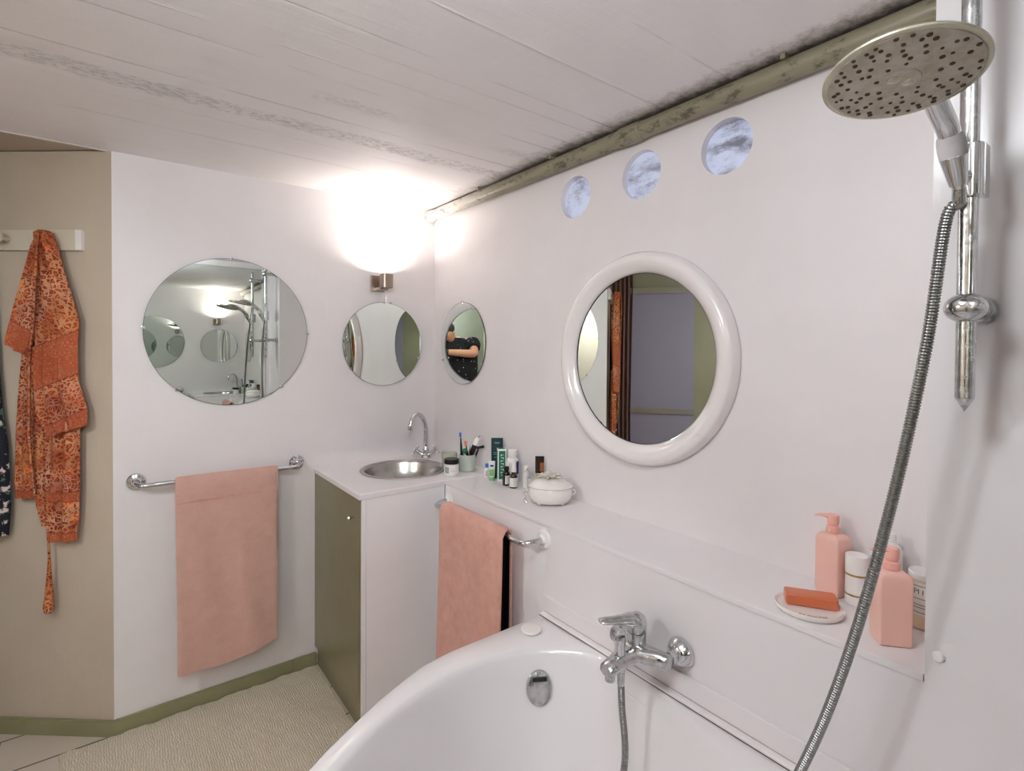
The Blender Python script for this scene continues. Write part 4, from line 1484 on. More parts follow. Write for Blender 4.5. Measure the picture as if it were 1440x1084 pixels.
t = thing('floral_dress', 'navy floral dress hanging at the left edge behind the robe', 'dress', onC(0.44, 0.03, 0.75))
drape('skirt', [(1.90, 0.455, 0.475, 0.045, 0.02, 0), (1.75, 0.435, 0.482, 0.03, 0.02, 0), (1.5, 0.425, 0.486, 0.03, 0.025, 0), (1.25, 0.405, 0.486, 0.03, 0.03, 0), (1.13, 0.386, 0.486, 0.03, 0.03, 0), (0.90, 0.376, 0.486, 0.03, 0.03, 0), (0.78, 0.386, 0.486, 0.03, 0.025, 0)], m_floral, t, 0.008, 3.0, 0.3)

# ------------------------------------------------------------------ curtain and frosted door, seen in the framed mirror
t = thing('door_curtain', 'mauve brown curtain gathered beside the frosted sliding door', 'curtain', C1 + V(0, 0, 0.02))
bm = bm_new()
k = 64
rings = []
for z, wd_ in ((2.20, 0.165), (2.0, 0.172), (1.5, 0.165), (1.0, 0.16), (0.5, 0.165), (0.03, 0.172)):
    rg = []
    for q in range(k):
        u = q / (k / 2 - 1) if q < k / 2 else 1 - (q - k / 2) / (k / 2 - 1)
        f_ = 0.016 * math.sin(2 * PI * 5 * u + z * 0.6)
        p = C1 + CN * (0.004 + wd_ * u) - CD * (0.040 + f_ + (0.004 if q < k / 2 else -0.004))
        rg.append(V(p.x, p.y, z))
    rings.append(rg)
add_loft(bm, rings)
obj('cloth', bm, m_curtain, t, deg=60)
bm = bm_new()
add_tube(bm, [C1 + CN * 0.0 - CD * 0.045 + V(0, 0, 2.212), C1 + CN * 0.24 - CD * 0.045 + V(0, 0, 2.212)], 0.008, 12)
obj('curtain_rod', bm, m_alu, t)

basis_d = Matrix((CN, -CD, V(0, 0, 1))).transposed().to_4x4()
basis_d.translation = C1
dd = bm_new()
add_box(dd, 0.16, 0.640, 0.0005, 0.03, 0.0, 1.965, mtx=basis_d)
d1_ = struct('door_1', dd, m_frost)
bm = bm_new()
for z0, z1 in ((1.945, 1.995), (1.0, 1.04), (0.02, 0.08)):
    add_box(bm, 0.156, 0.644, 0.030, 0.040, z0, z1, 0.002, mtx=basis_d)
obj('crossbar', bm, m_alu, d1_)

# ------------------------------------------------------------------ items on the counter
def jar(loc, r, h, lid_h, lid_mat, body_mat, label, cat='jar', lab=None):
    x, y, z = loc
    t = thing('cosmetic_jar', label, cat, loc)
    bm = bm_new()
    add_lathe(bm, [(0, 0.0006), (r * 0.93, 0.0006), (r, 0.004), (r, h - lid_h - 0.003), (r * 0.92, h - lid_h - 0.001), (0, h - lid_h - 0.001)], loc, (0, 0, 1), 40)
    obj('pot', bm, body_mat, t)
    bm = bm_new()
    add_lathe(bm, [(0, h - lid_h), (r * 1.0, h - lid_h), (r * 1.01, h - lid_h + 0.002), (r * 1.01, h - 0.002), (r * 0.97, h), (0, h)], loc, (0, 0, 1), 40)
    obj('lid', bm, lid_mat, t)
    return t

def arc_label(bm, loc, r, z0, z1, a0, a1, k=16, th=0.0006):
    """thin label wrapped round a cylinder"""
    rg = []
    for q in range(k + 1):
        a = a0 + (a1 - a0) * q / k
        d = V(math.cos(a), math.sin(a), 0)
        rg.append([Vector(loc) + d * (r + o_) + V(0, 0, z_) for o_, z_ in ((0.0001, z0), (th, z0), (th, z1), (0.0001, z1))])
    return add_loft(bm, rg)

view_a = math.atan2(-2.5 + 0.5, -1.4 + 0.2)     # angle from the counter towards the camera
JL = (-0.188, -0.497, CZ)
t = jar(JL, 0.0335, 0.072, 0.020, m_black, m_whitepl, 'small white jar with a black lid and grey green label by the basin')
bm = bm_new()
arc_label(bm, JL, 0.0335, 0.012, 0.040, view_a - 0.98, view_a - 0.36)
obj('label', bm, pmat('grey_green_label', rgb(150, 166, 152), 0.5), t, 'grey green label')
bm = bm_new()
arc_label(bm, JL, 0.0335, 0.022, 0.0235, view_a - 0.2, view_a + 0.5)
arc_label(bm, JL, 0.0335, 0.030, 0.0312, view_a - 0.2, view_a + 0.35)
obj('print', bm, pmat('grey_print', rgb(180, 176, 176), 0.6), t)

GJ = (-0.146, -0.408, CZ)
t = thing('glass_tumbler', 'wide pale green glass tumbler behind the black-lidded jar', 'glass', GJ)
bm = bm_new()
add_lathe(bm, [(0, 0.0006), (0.028, 0.0006), (0.031, 0.004), (0.037, 0.060), (0.0385, 0.080), (0.0378, 0.0805), (0.0362, 0.080), (0.0345, 0.060), (0.029, 0.008), (0, 0.007)], GJ, (0, 0, 1), 40)
obj('wall', bm, m_glass, t)
bm = bm_new()
add_lathe(bm, [(0, 0.0072), (0.0285, 0.0085), (0.0338, 0.055), (0, 0.056)], GJ, (0, 0, 1), 32)
obj('wax', bm, pmat('pale_green_wax', rgb(214, 216, 188), 0.4), t)

CU = V(-0.085, -0.466, CZ)
t = thing('brush_cup', 'pale sage ceramic cup holding toothbrushes on the worktop', 'cup', CU)
bm = bm_new()
add_lathe(bm, [(0, 0.0006), (0.034, 0.0006), (0.037, 0.003), (0.0385, 0.010), (0.0385, 0.074), (0.0375, 0.0755), (0.0355, 0.0745), (0.0350, 0.008), (0, 0.006)], CU, (0, 0, 1), 48)
obj('cup', bm, m_sagecup, t)
rcam = V(0.796, -0.605, 0)
fcam = V(0.605, 0.796, 0)
def toothbrush(name, base, tip, mats, label, head=0.024):
    base, tip = Vector(base), Vector(tip)
    t = thing(name, label, 'toothbrush', base)
    d = (tip - base).normalized()
    bm = bm_new()
    L = (tip - base).length
    pts = [base + d * (L * q) for q in (0, .1, .35, .6, .75, .84)]
    add_tube(bm, pts, [0.004, 0.0055, 0.006, 0.005, 0.003, 0.0028], 12)
    obj('handle', bm, mats[0], t)
    bm = bm_new()
    add_tube(bm, [base + d * (L * .83), base + d * (L * .88), base + d * (L * .97), tip], [0.0028, 0.0055, 0.006, 0.003], 12, flat=0.6)
    hd_ = obj('head', bm, mats[1], t)
    bm = bm_new()
    s_ = -(fcam - d * fcam.dot(d)).normalized()
    w_ = d.cross(s_)
    add_box(bm, -0.005, 0.005, -0.011, 0.011, 0.002, 0.012, 0.001, 1, basis(base + d * (L * .925), w_, d))
    obj('bristles', bm, mats[2], t)
    return t
def cupp(r_, f_, z_):
    return CU + rcam * r_ + fcam * f_ + V(0, 0, z_)
toothbrush('toothbrush', cupp(-0.022, 0.0, 0.010), cupp(-0.033, 0.006, 0.178), (m_black, m_whitepl, m_bluec), 'upright dark-handled toothbrush with blue bristles in the cup')
toothbrush('toothbrush', cupp(0.010, 0.010, 0.010), cupp(-0.010, 0.016, 0.132), (m_black, m_orangep, m_orangep), 'short toothbrush with an orange head in the cup')
t = thing('electric_toothbrush', 'white and black electric toothbrush leaning right in the cup', 'toothbrush', cupp(0.0, -0.004, 0.008))
a_, b_ = cupp(-0.004, -0.006, 0.012), cupp(0.048, 0.004, 0.150)
d_ = (b_ - a_).normalized()
bm = bm_new()
add_tube(bm, [a_, a_ + d_ * 0.01, a_ + d_ * 0.07, a_ + d_ * 0.10, a_ + d_ * 0.112], [0.008, 0.0105, 0.0115, 0.0125, 0.011], 20)
obj('handle', bm, m_black, t)
bm = bm_new()
add_tube(bm, [a_ + d_ * 0.1125, a_ + d_ * 0.12, a_ + d_ * 0.137, a_ + d_ * 0.150], [0.012, 0.0145, 0.013, 0.006], 20)
obj('collar', bm, m_whitepl, t, 'white collar')
bm = bm_new()
add_tube(bm, [a_ + d_ * 0.148, a_ + d_ * 0.165], [0.0045, 0.0035], 14)
obj('brush_head', bm, m_steel, t)
bm = bm_new()
add_tube(bm, [a_ + d_ * 0.135 + rcam * 0.010, a_ + d_ * 0.150 + rcam * 0.012], [0.005, 0.004], 12)
obj('side_button', bm, m_whitepl, t)
t = thing('safety_razor', 'dark cartridge razor lying at the right lip of the cup', 'razor', cupp(0.012, 0.006, 0.012))
bm = bm_new()
a_, b_ = cupp(0.010, 0.012, 0.012), cupp(0.052, 0.016, 0.095)
add_tube(bm, [a_, a_ + (b_ - a_) * .6, b_], [0.004, 0.006, 0.004], 12)
obj('handle', bm, m_floor_dark, t)
bm = bm_new()
add_box(bm, -0.019, 0.016, -0.006, 0.006, -0.003, 0.004, 0.0015, 1, basis(b_ + rcam * 0.010 + V(0, 0, 0.010), rcam + V(0, 0, 0.25), V(0, 0, 1)))
obj('cartridge', bm, m_black, t)
t = thing('dental_brush', 'small green interdental brush with a round grip in the cup', 'brush', cupp(-0.008, -0.012, 0.01))
bm = bm_new()
add_tube(bm, [cupp(-0.006, -0.010, 0.010), cupp(-0.009, -0.018, 0.085)], 0.003, 10)
obj('stem', bm, m_whitepl, t)
bm = bm_new()
add_ball(bm, cupp(-0.010, -0.019, 0.094), 0.0115, scale=(1, 1, 1.1), seg=20)
obj('grip', bm, m_green, t, 'green round grip')
t = thing('tweezers', 'pale grey flat tweezers leaning in the cup middle', 'tweezers', cupp(0.0, -0.016, 0.012))
for s_ in (-0.0025, 0.0025):
    bm = bm_new()
    add_tube(bm, [cupp(0.004, -0.016 + s_, 0.014), cupp(0.010, -0.018 + s_ * 2, 0.08), cupp(0.016, -0.02 + s_, 0.120)], [0.002, 0.005, 0.002], 8, flat=0.4)
    obj('arm', bm, m_steel, t)

# ------------------------------------------------------------------ items on the ledge
def yawdir(a):
    return V(math.cos(a), math.sin(a), 0), V(-math.sin(a), math.cos(a), 0)

def tube_cosmetic(name, loc, w, h, d, mat, capmat, label, cap_h=0.022, top_flat=True, cap_r=None, xd=rcam):
    """squeeze tube standing on its cap: round cap below, body flattening to a crimped top"""
    loc = Vector(loc)
    xd = Vector(xd)
    yd = V(-xd.y, xd.x, 0)
    t = thing(name, label, 'tube', loc)
    bm = bm_new()
    cr = cap_r or w * 0.42
    add_lathe(bm, [(0, 0.0006), (cr, 0.0006), (cr, cap_h), (cr * .96, cap_h + 0.001), (0, cap_h + 0.001)], loc, (0, 0, 1), 24, squash=(1, 1))
    obj('cap', bm, capmat, t)
    bm = bm_new()
    rg = []
    for z, ww, dd_ in ((cap_h + 0.0012, w * .44, d * .5), (cap_h + 0.006, w * .47, d * .5), (h * 0.5, w * .49, d * .38), (h * 0.8, w * .5, d * .2), (h * 0.95, w * .5, 0.0022), (h, w * .5, 0.0016)):
        rg.append([loc + xd * (math.cos(2 * PI * q / 28) * ww) + yd * (math.sin(2 * PI * q / 28) * dd_) + V(0, 0, z) for q in range(28)])
    add_loft(bm, rg)
    obj('body', bm, mat, t, deg=50)
    return t

t = tube_cosmetic('hair_gel_tube', (-0.040, -0.640, LZ), 0.052, 0.176, 0.034, m_teal, m_teal, 'tall dark teal tube standing against the wall, tallest of the ledge items')
bm = bm_new()
for dz_, w_, o_ in ((0.157, 0.026, 0.0088), (0.153, 0.018, 0.0090), (0.112, 0.034, 0.0115), (0.105, 0.028, 0.0118), (0.092, 0.022, 0.0125)):
    add_box(bm, -w_ / 2, w_ / 2, -0.0012, 0.0012, 0, 0.0008, mtx=basis(V(-0.040, -0.640, LZ + dz_) - fcam * o_, rcam, (0, 0, 1)))
obj('print', bm, m_tealtxt, t)

# toothpaste carton
bl = V(-0.052, -0.690, LZ)
xd, yd = yawdir(math.radians(-28))
t = thing('toothpaste_carton', 'upright green and white toothpaste carton in front of the teal tube', 'box', bl)
mt = Matrix((xd, yd, V(0, 0, 1))).transposed().to_4x4()
mt.translation = bl
bm = bm_new()
add_box(bm, -0.019, 0.019, -0.017, 0.017, 0.0006, 0.138, 0.0008, 1, mt)
obj('carton', bm, m_whitepl, t)
bm = bm_new()
add_box(bm, -0.014, 0.014, -0.0176, -0.0172, 0.008, 0.130, 0, 1, mt)
add_box(bm, -0.0196, -0.0192, -0.012, 0.012, 0.008, 0.130, 0, 1, mt)
add_box(bm, 0.0192, 0.0196, -0.012, 0.012, 0.008, 0.130, 0, 1, mt)
add_box(bm, -0.014, 0.014, -0.012, 0.012, 0.1381, 0.1385, 0, 1, mt)
obj('panel_print', bm, m_green, t, 'green printed panels')
bm = bm_new()
# the lettering is unreadable in the photo: a vertical row of ornate strokes
for q in range(8):
    zc_ = 0.024 + q * 0.0125
    add_box(bm, -0.006, 0.006, -0.01785, -0.0177, zc_, zc_ + 0.0022, 0, 1, mt)
    add_box(bm, (-0.006 if q % 2 else 0.003), (-0.003 if q % 2 else 0.006), -0.01785, -0.0177, zc_ - 0.0045, zc_ + 0.004, 0, 1, mt)
    add_box(bm, -0.01985, -0.0197, -0.005, 0.005, zc_, zc_ + 0.0022, 0, 1, mt)
obj('lettering', bm, m_whitepl, t)

t = thing('mini_bottle', 'tiny white bottle with a bright blue cap left of the carton', 'bottle', (-0.078, -0.617, LZ))
bm = bm_new()
add_lathe(bm, [(0, 0.0006), (0.0135, 0.0006), (0.0145, 0.003), (0.0145, 0.036), (0.011, 0.042), (0.006, 0.045), (0, 0.046)], t.location, (0, 0, 1), 24)
obj('body', bm, m_whitepl, t)
bm = bm_new()
add_lathe(bm, [(0, 0.0462), (0.0085, 0.0462), (0.0085, 0.060), (0.007, 0.062), (0, 0.062)], t.location, (0, 0, 1), 20)
obj('cap', bm, m_bluec, t, 'blue cap')
bm = bm_new()
for q in range(4):
    arc_label(bm, t.location, 0.0146, 0.012 + q * 0.006, 0.0135 + q * 0.006, view_a - 0.6, view_a + (0.5 if q % 2 else 0.2))
obj('print', bm, m_ink, t)

t = tube_cosmetic('small_cream_tube', (-0.088, -0.668, LZ), 0.029, 0.084, 0.020, m_whitepl, m_ltgreen, 'small white and green tube in front of the toothpaste carton', cap_h=0.014)
bm = bm_new()
arc = V(-0.088, -0.668, LZ)
for z0, w_, o_ in ((0.020, 0.0225, 0.0102), (0.030, 0.0225, 0.0098), (0.040, 0.0225, 0.0092)):
    add_box(bm, -w_ / 2, w_ / 2, 0, 0.010, 0, 0.0008, mtx=basis(arc + V(0, 0, z0) - fcam * o_, rcam, (0, 0, 1)))
obj('green_print', bm, m_ltgreen, t)
bm = bm_new()
add_ball(bm, arc + V(0, 0, 0.064) - fcam * 0.0056, 0.0085, scale=(1, 1, 0.5), seg=16, mtx=Matrix.Identity(4))
for v in bm.verts:
    d_ = (v.co - arc).dot(fcam)
    v.co -= fcam * (d_ + 0.0066) * 0.9
obj('logo', bm, m_navy, t)

# white medicine bottle
t = thing('pill_bottle', 'white plastic bottle with a white screw cap behind the two amber bottles', 'bottle', (-0.040, -0.752, LZ))
bm = bm_new()
add_lathe(bm, [(0, 0.0006), (0.024, 0.0006), (0.026, 0.004), (0.026, 0.092), (0.023, 0.103), (0.0165, 0.109), (0.0165, 0.113), (0, 0.113)], t.location, (0, 0, 1), 36)
obj('body', bm, m_whitepl, t)
bm = bm_new()
add_lathe(bm, [(0, 0.1132), (0.0195, 0.1132), (0.020, 0.115), (0.0198, 0.139), (0.0185, 0.141), (0, 0.1415)], t.location, (0, 0, 1), 36)
obj('cap', bm, m_whitepl, t)
bm = bm_new()
arc_label(bm, t.location, 0.0261, 0.060, 0.088, view_a - 0.9, view_a + 0.5)
obj('label', bm, m_label, t)
bm = bm_new()
arc_label(bm, t.location, 0.0262, 0.040, 0.094, view_a + 0.55, view_a + 1.7)
obj('navy_print', bm, m_navy, t)

def amber(loc, rubber, label, dz=0.0):
    t = thing('amber_bottle', label, 'bottle', loc)
    bm = bm_new()
    add_lathe(bm, [(0, 0.0006), (0.0145, 0.0006), (0.0165, 0.004), (0.0168, 0.046 + dz), (0.014, 0.054 + dz), (0.009, 0.058 + dz), (0.009, 0.066 + dz), (0, 0.066 + dz)], loc, (0, 0, 1), 32)
    obj('body', bm, m_amber, t)
    bm = bm_new()
    if rubber:
        add_lathe(bm, [(0, 0.0662), (0.0115, 0.0662), (0.0118, 0.078), (0.009, 0.080), (0.0075, 0.085), (0.0075, 0.098), (0.005, 0.106), (0, 0.108)], loc, (0, 0, 1), 24)
        obj('dropper', bm, m_whitepl, t, 'white dropper top')
    else:
        add_lathe(bm, [(0, 0.0662), (0.0115, 0.0662), (0.0118, 0.076), (0.010, 0.078), (0, 0.078)], loc, (0, 0, 1), 24)
        obj('cap', bm, m_black, t)
    bm = bm_new()
    arc_label(bm, loc, 0.0169, 0.006 if rubber else 0.008, 0.043, view_a - (1.5 if rubber else 0.4), view_a + 1.3, 20)
    lb_ = obj('label', bm, m_label, t, 'cream paper label')
    bm = bm_new()
    for q in range(5):
        arc_label(bm, loc, 0.0172, 0.012 + q * 0.006, 0.0128 + q * 0.006, view_a - 0.2 - 0.1 * (q % 2), view_a + 0.7)
    obj('print', bm, m_ink, lb_)
    return t
amber((-0.086, -0.770, LZ), False, 'dark amber bottle with a black cap beside the carton')
amber((-0.086, -0.820, LZ), True, 'dark amber bottle with a white dropper top')

t = thing('serum_vial', 'slim cloudy plastic vial with black script right of the dropper bottle', 'vial', (-0.042, -0.848, LZ))
bm = bm_new()
add_lathe(bm, [(0, 0.0006), (0.014, 0.0006), (0.015, 0.003), (0.015, 0.060), (0.012, 0.066), (0, 0.067)], t.location, (0, 0, 1), 24)
obj('body', bm, m_clear, t)
bm = bm_new()
add_lathe(bm, [(0, 0.0672), (0.0105, 0.0672), (0.0105, 0.088), (0.009, 0.090), (0, 0.0905)], t.location, (0, 0, 1), 24)
obj('cap', bm, m_whitepl, t)
bm = bm_new()
for q, (a0, a1) in enumerate(((-0.3, 0.1), (-0.1, 0.4), (0.0, 0.3))):
    arc_label(bm, t.location, 0.0107, 0.071 + q * 0.004, 0.0735 + q * 0.004, view_a + a0, view_a + a1, 6)
obj('print', bm, m_ink, t)
t = thing('glass_tumbler', 'short cloudy glass tucked between vial and white lidded bowl', 'glass', (-0.052, -0.900, LZ))
bm = bm_new()
add_lathe(bm, [(0, 0.0006), (0.020, 0.0006), (0.022, 0.003), (0.0235, 0.052), (0.0228, 0.053), (0.0215, 0.052), (0.020, 0.007), (0, 0.006)], t.location, (0, 0, 1), 32)
obj('wall', bm, pmat('frosted_white_glass', rgb(232, 228, 224), 0.3, trans=0.35), t)
t = tube_cosmetic('hand_cream_tube', (-0.019, -0.905, LZ), 0.036, 0.136, 0.022, m_brown, pmat('beige_cap', rgb(212, 188, 152), 0.4), 'dark brown tube standing behind the white lidded bowl', cap_h=0.068, cap_r=0.013)
bm = bm_new()
add_box(bm, 0.001, 0.0165, 0.0, 0.036, 0, 0.0012, mtx=basis(V(-0.019, -0.905, LZ + 0.076) - fcam * 0.0105, rcam, (0, 0, 1)))
obj('print', bm, m_copper, t, 'copper coloured print')

# white lidded bowl with flowers
TU = V(-0.106, -1.068, LZ)
t = thing('lidded_bowl', 'white porcelain lidded bowl topped with ceramic flowers', 'bowl', TU)
tx, ty = yawdir(math.atan2(rcam.y, rcam.x))
def oval_lathe(prof, sx_=1.0, sy_=0.82, k=56):
    rg = []
    bm_ = bm_new()
    for r_, h_ in prof:
        rg.append([TU + tx * (math.cos(2 * PI * q / k) * r_ * sx_) + ty * (math.sin(2 * PI * q / k) * r_ * sy_) + V(0, 0, h_) for q in range(k)])
    add_loft(bm_, rg)
    return bm_
bm = oval_lathe([(0.050, 0.007), (0.062, 0.006), (0.072, 0.012), (0.080, 0.026), (0.082, 0.042), (0.079, 0.056), (0.076, 0.062), (0.073, 0.062), (0.074, 0.052), (0.06, 0.02)])
obj('bowl', bm, m_ceram, t, deg=60)
for a in (0.6, 2.4, 3.9, 5.5):
    bm = bm_new()
    add_ball(bm, TU + tx * (math.cos(a) * 0.056) + ty * (math.sin(a) * 0.046) + V(0, 0, 0.0085), 0.0078, scale=(1.7, 1.2, 0.95), seg=14)
    obj('foot', bm, m_ceram, t)
bm = oval_lathe([(0.075, 0.0625), (0.082, 0.0630), (0.0835, 0.0655), (0.080, 0.069), (0.070, 0.078), (0.052, 0.087), (0.030, 0.092), (0.012, 0.094), (0.002, 0.094)])
lid = obj('lid', bm, m_ceram, t, deg=60)
bm = bm_new()
rnd = random.Random(11)
for (fx, fy, sc_) in ((-0.022, -0.006, 1.0), (0.004, -0.010, 0.95), (0.022, 0.004, 0.9), (-0.004, 0.014, 1.0)):
    c_ = TU + tx * fx + ty * fy + V(0, 0, 0.097)
    for q in range(6):
        a = q * PI / 3 + rnd.uniform(-.2, .2)
        d_ = tx * math.cos(a) + ty * math.sin(a)
        mt = basis((0, 0, 0), d_, V(0, 0, 1).cross(d_) + V(0, 0, 0.25 * rnd.uniform(-1, 1)))
        add_ball(bm, c_ + d_ * 0.011 * sc_ + V(0, 0, 0.006), 0.012 * sc_, scale=(1.0, 0.62, 0.30), seg=12, mtx=mt @ Matrix.Rotation(-0.75, 4, 'Y'))
    add_ball(bm, c_ + V(0, 0, 0.006), 0.0045 * sc_, seg=10)
for (fx, fy, a, el) in ((0.036, -0.002, 0.1, 0.1), (-0.038, -0.010, 3.3, -0.1), (0.010, 0.006, 1.2, 0.9), (-0.012, -0.024, 4.4, -0.1), (0.020, -0.020, 5.4, 0.0), (0.0, 0.004, 2.6, 1.1)):
    d_ = tx * math.cos(a) * math.cos(el) + ty * math.sin(a) * math.cos(el) + V(0, 0, math.sin(el))
    mt = basis((0, 0, 0), d_, V(0, 0, 1).cross(d_))
    add_ball(bm, TU + tx * fx + ty * fy + V(0, 0, 0.101), 0.013, scale=(1.2, 0.5, 0.18), seg=12, mtx=mt)
obj('flower_knob', bm, pmat('unglazed_ceramic', rgb(212, 204, 194), 0.5), lid, 'cluster of ceramic flowers')
for s_ in (-1, 1):
    bm = bm_new()
    c_ = TU + tx * (0.081 * s_) + V(0, 0, 0.040)
    pts = [c_ + V(0, 0, 0.010), c_ + tx * s_ * 0.007 + V(0, 0, 0.008), c_ + tx * s_ * 0.009 + V(0, 0, -0.003), c_ + tx * s_ * -0.001 + V(0, 0, -0.012)]
    add_tube(bm, smooth_path(pts, 6), 0.0032, 10)
    obj('handle', bm, m_ceram, t)

# small chain with ring hanging by the bowl's left handle
bm = bm_new()
c_ = TU - tx * 0.094 - fcam * 0.01 + V(0, 0, 0.010)
add_tube(bm, [c_ + tx * (math.cos(a) * 0.007) + V(0, 0, math.sin(a) * 0.007) for a in [2 * PI * q / 20 for q in range(20)]], 0.0014, 8, closed=True)
add_tube(bm, [c_ + V(0, 0, 0.008), c_ + V(0, 0, 0.022)], 0.0012, 8)
add_tube(bm, [c_ + V(0, 0, 0.028) + tx * (math.cos(a) * 0.007) + V(0, 0, math.sin(a) * 0.005) for a in [2 * PI * q / 20 for q in range(20)]], 0.0014, 8, closed=True)
tag(obj('earring', bm, m_chrome), 'small silver hoop ornament at the left side of the lidded bowl', 'earring')

# pump bottles (local coordinates, then copied)
def pump_bottle(loc, rotz, label):
    t = thing('pump_bottle', label, 'bottle', loc, rotz, 'blush pink pump bottles on the ledge', local=True)
    bm = bm_new()
    def rrect(w, d, r, z, k=6):
        out = []
        for cx_, cy_, a0 in ((w - r, d - r, 0), (-(w - r), d - r, PI / 2), (-(w - r), -(d - r), PI), (w - r, -(d - r), 1.5 * PI)):
            for q in range(k + 1):
                a = a0 + PI / 2 * q / k
                out.append(V(cx_ + math.cos(a) * r, cy_ + math.sin(a) * r, z))
        return out
    w_, d_ = 0.029, 0.0235
    rg = [rrect(w_ - .004, d_ - .004, 0.004, 0.0006), rrect(w_ - .001, d_ - .001, 0.005, 0.003), rrect(w_, d_, 0.005, 0.012)]
    rg += [rrect(w_, d_, 0.005, z) for z in (0.05, 0.10, 0.128)]
    rg += [rrect(w_ - .0015, d_ - .0008, 0.005, 0.134), rrect(w_ - .006, d_ - .003, 0.006, 0.1395), rrect(w_ - .012, d_ - .008, 0.007, 0.1425), rrect(0.011, 0.011, 0.0105, 0.144)]
    add_loft(bm, rg)
    obj('body', bm, m_pink, t, deg=40)
    bm = bm_new()
    add_lathe(bm, [(0, 0.1442), (0.0135, 0.1442), (0.014, 0.146), (0.014, 0.158), (0.012, 0.160), (0.0085, 0.161), (0, 0.161)], (0, 0, 0), (0, 0, 1), 28)
    obj('collar', bm, m_pinkpump, t)
    bm = bm_new()
    add_lathe(bm, [(0, 0.1612), (0.010, 0.1612), (0.0125, 0.166), (0.0130, 0.176), (0.0125, 0.184), (0.011, 0.186), (0, 0.1865)], (0, 0, 0), (0, 0, 1), 28)
    rg = []
    for x_, ww, hh_, zz in ((0.0, 0.011, 0.0055, 0.181), (-0.012, 0.009, 0.0050, 0.1812), (-0.024, 0.0055, 0.0032, 0.1812), (-0.034, 0.0038, 0.0022, 0.1795), (-0.038, 0.003, 0.0018, 0.1780)):
        rg.append([V(x_, math.cos(2 * PI * q / 16) * ww, zz + math.sin(2 * PI * q / 16) * hh_) for q in range(16)])
    add_loft(bm, rg)
    obj('pump_head', bm, m_pinkpump, t)
    return t

pb = pump_bottle((-0.0535, -1.998, LZ), math.radians(-106), 'blush pink square pump bottle standing further back behind the soap dish')
pb2 = copy_tree(pb, (-0.187, -2.152, LZ), math.radians(-50), 'blush pink square pump bottle nearest the pier, partly crossed by the hose')
for ch in pb.children:
    if ch.name.startswith('pump_head'):
        ch.rotation_euler = (0, 0, math.radians(33))

# white deodorant with gold rings
DL = (-0.066, -2.052, LZ)
t = thing('deodorant_stick', 'white cylindrical container with gold rings between the pump bottles', 'deodorant', DL)
bm = bm_new()
add_lathe(bm, [(0, 0.0006), (0.021, 0.0006), (0.0225, 0.003), (0.0225, 0.0665), (0, 0.0665)], DL, (0, 0, 1), 36)
obj('body', bm, m_whitepl, t)
bm = bm_new()
add_lathe(bm, [(0, 0.071), (0.0228, 0.071), (0.0230, 0.073), (0.0230, 0.108), (0.0215, 0.111), (0.017, 0.112), (0, 0.112)], DL, (0, 0, 1), 36)
obj('cap', bm, m_whitepl, t)
bm = bm_new()
add_lathe(bm, [(0, 0.0667), (0.0229, 0.0667), (0.0229, 0.0708), (0, 0.0708)], DL, (0, 0, 1), 36)
obj('gold_ring', bm, m_gold, t, 'gold ring')
bm = bm_new()
rg = []
for k_ in range(36):
    a = 2 * PI * k_ / 36
    d_ = V(math.cos(a), math.sin(a), 0)
    rg.append([Vector(DL) + d_ * r_ + V(0, 0, z_) for r_, z_ in ((0.0226, 0.022), (0.0230, 0.022), (0.0230, 0.026), (0.0226, 0.026))])
vv = [[bm.verts.new(p) for p in r_] for r_ in rg]
for i in range(36):
    a, b = vv[i], vv[(i + 1) % 36]
    for j in range(4):
        bm.faces.new((a[j], b[j], b[(j + 1) % 4], a[(j + 1) % 4]))
obj('gold_ring', bm, m_gold, t, 'gold ring')

# tall white bottle behind the nearer pump bottle
WL = (-0.050, -2.108, LZ)
t = thing('lotion_bottle', 'tall white bottle with black stripes behind the pump bottle nearest the pier', 'bottle', WL)
bm = bm_new()
add_lathe(bm, [(0, 0.0006), (0.022, 0.0006), (0.024, 0.004), (0.024, 0.135), (0.021, 0.144), (0.014, 0.150), (0.013, 0.155), (0, 0.155)], WL, (0, 0, 1), 36)
obj('body', bm, m_whitepl, t)
bm = bm_new()
add_lathe(bm, [(0, 0.1552), (0.012, 0.1552), (0.0125, 0.170), (0.011, 0.173), (0, 0.174)], (WL[0], WL[1], WL[2]), (0, 0, 1), 28)
obj('cap', bm, m_whitepl, t)
bm = bm_new()
va = math.atan2(-2.5 - WL[1], -1.4 - WL[0])
for q in range(3):
    arc_label(bm, WL, 0.0241, 0.118 + q * 0.0075, 0.1192 + q * 0.0075, va - 0.9, va + 0.1)
obj('stripe', bm, m_ink, t)

# labelled jar cut off by the pier
PJ = V(-0.062, -2.176, LZ)
t = thing('scrub_jar', 'translucent jar with a printed white label beside the pier', 'jar', PJ)
bm = bm_new()
add_lathe(bm, [(0, 0.0006), (0.026, 0.0006), (0.0285, 0.004), (0.0285, 0.098), (0.026, 0.101), (0, 0.101)], PJ, (0, 0, 1), 36)
obj('pot', bm, pmat('pale_amber_plastic', rgb(222, 204, 176), 0.3, sub=0.1), t)
bm = bm_new()
add_lathe(bm, [(0, 0.1012), (0.029, 0.1012), (0.0295, 0.103), (0.0295, 0.113), (0.028, 0.115), (0, 0.115)], PJ, (0, 0, 1), 36)
obj('lid', bm, m_clear, t)
va = math.atan2(-2.5 - PJ.y, -1.4 - PJ.x)
bm = bm_new()
arc_label(bm, PJ, 0.0286, 0.030, 0.097, va - 1.4, va + 1.4, 24)
lb_ = obj('label', bm, m_label, t)
ld2 = V(math.cos(va), math.sin(va), 0)
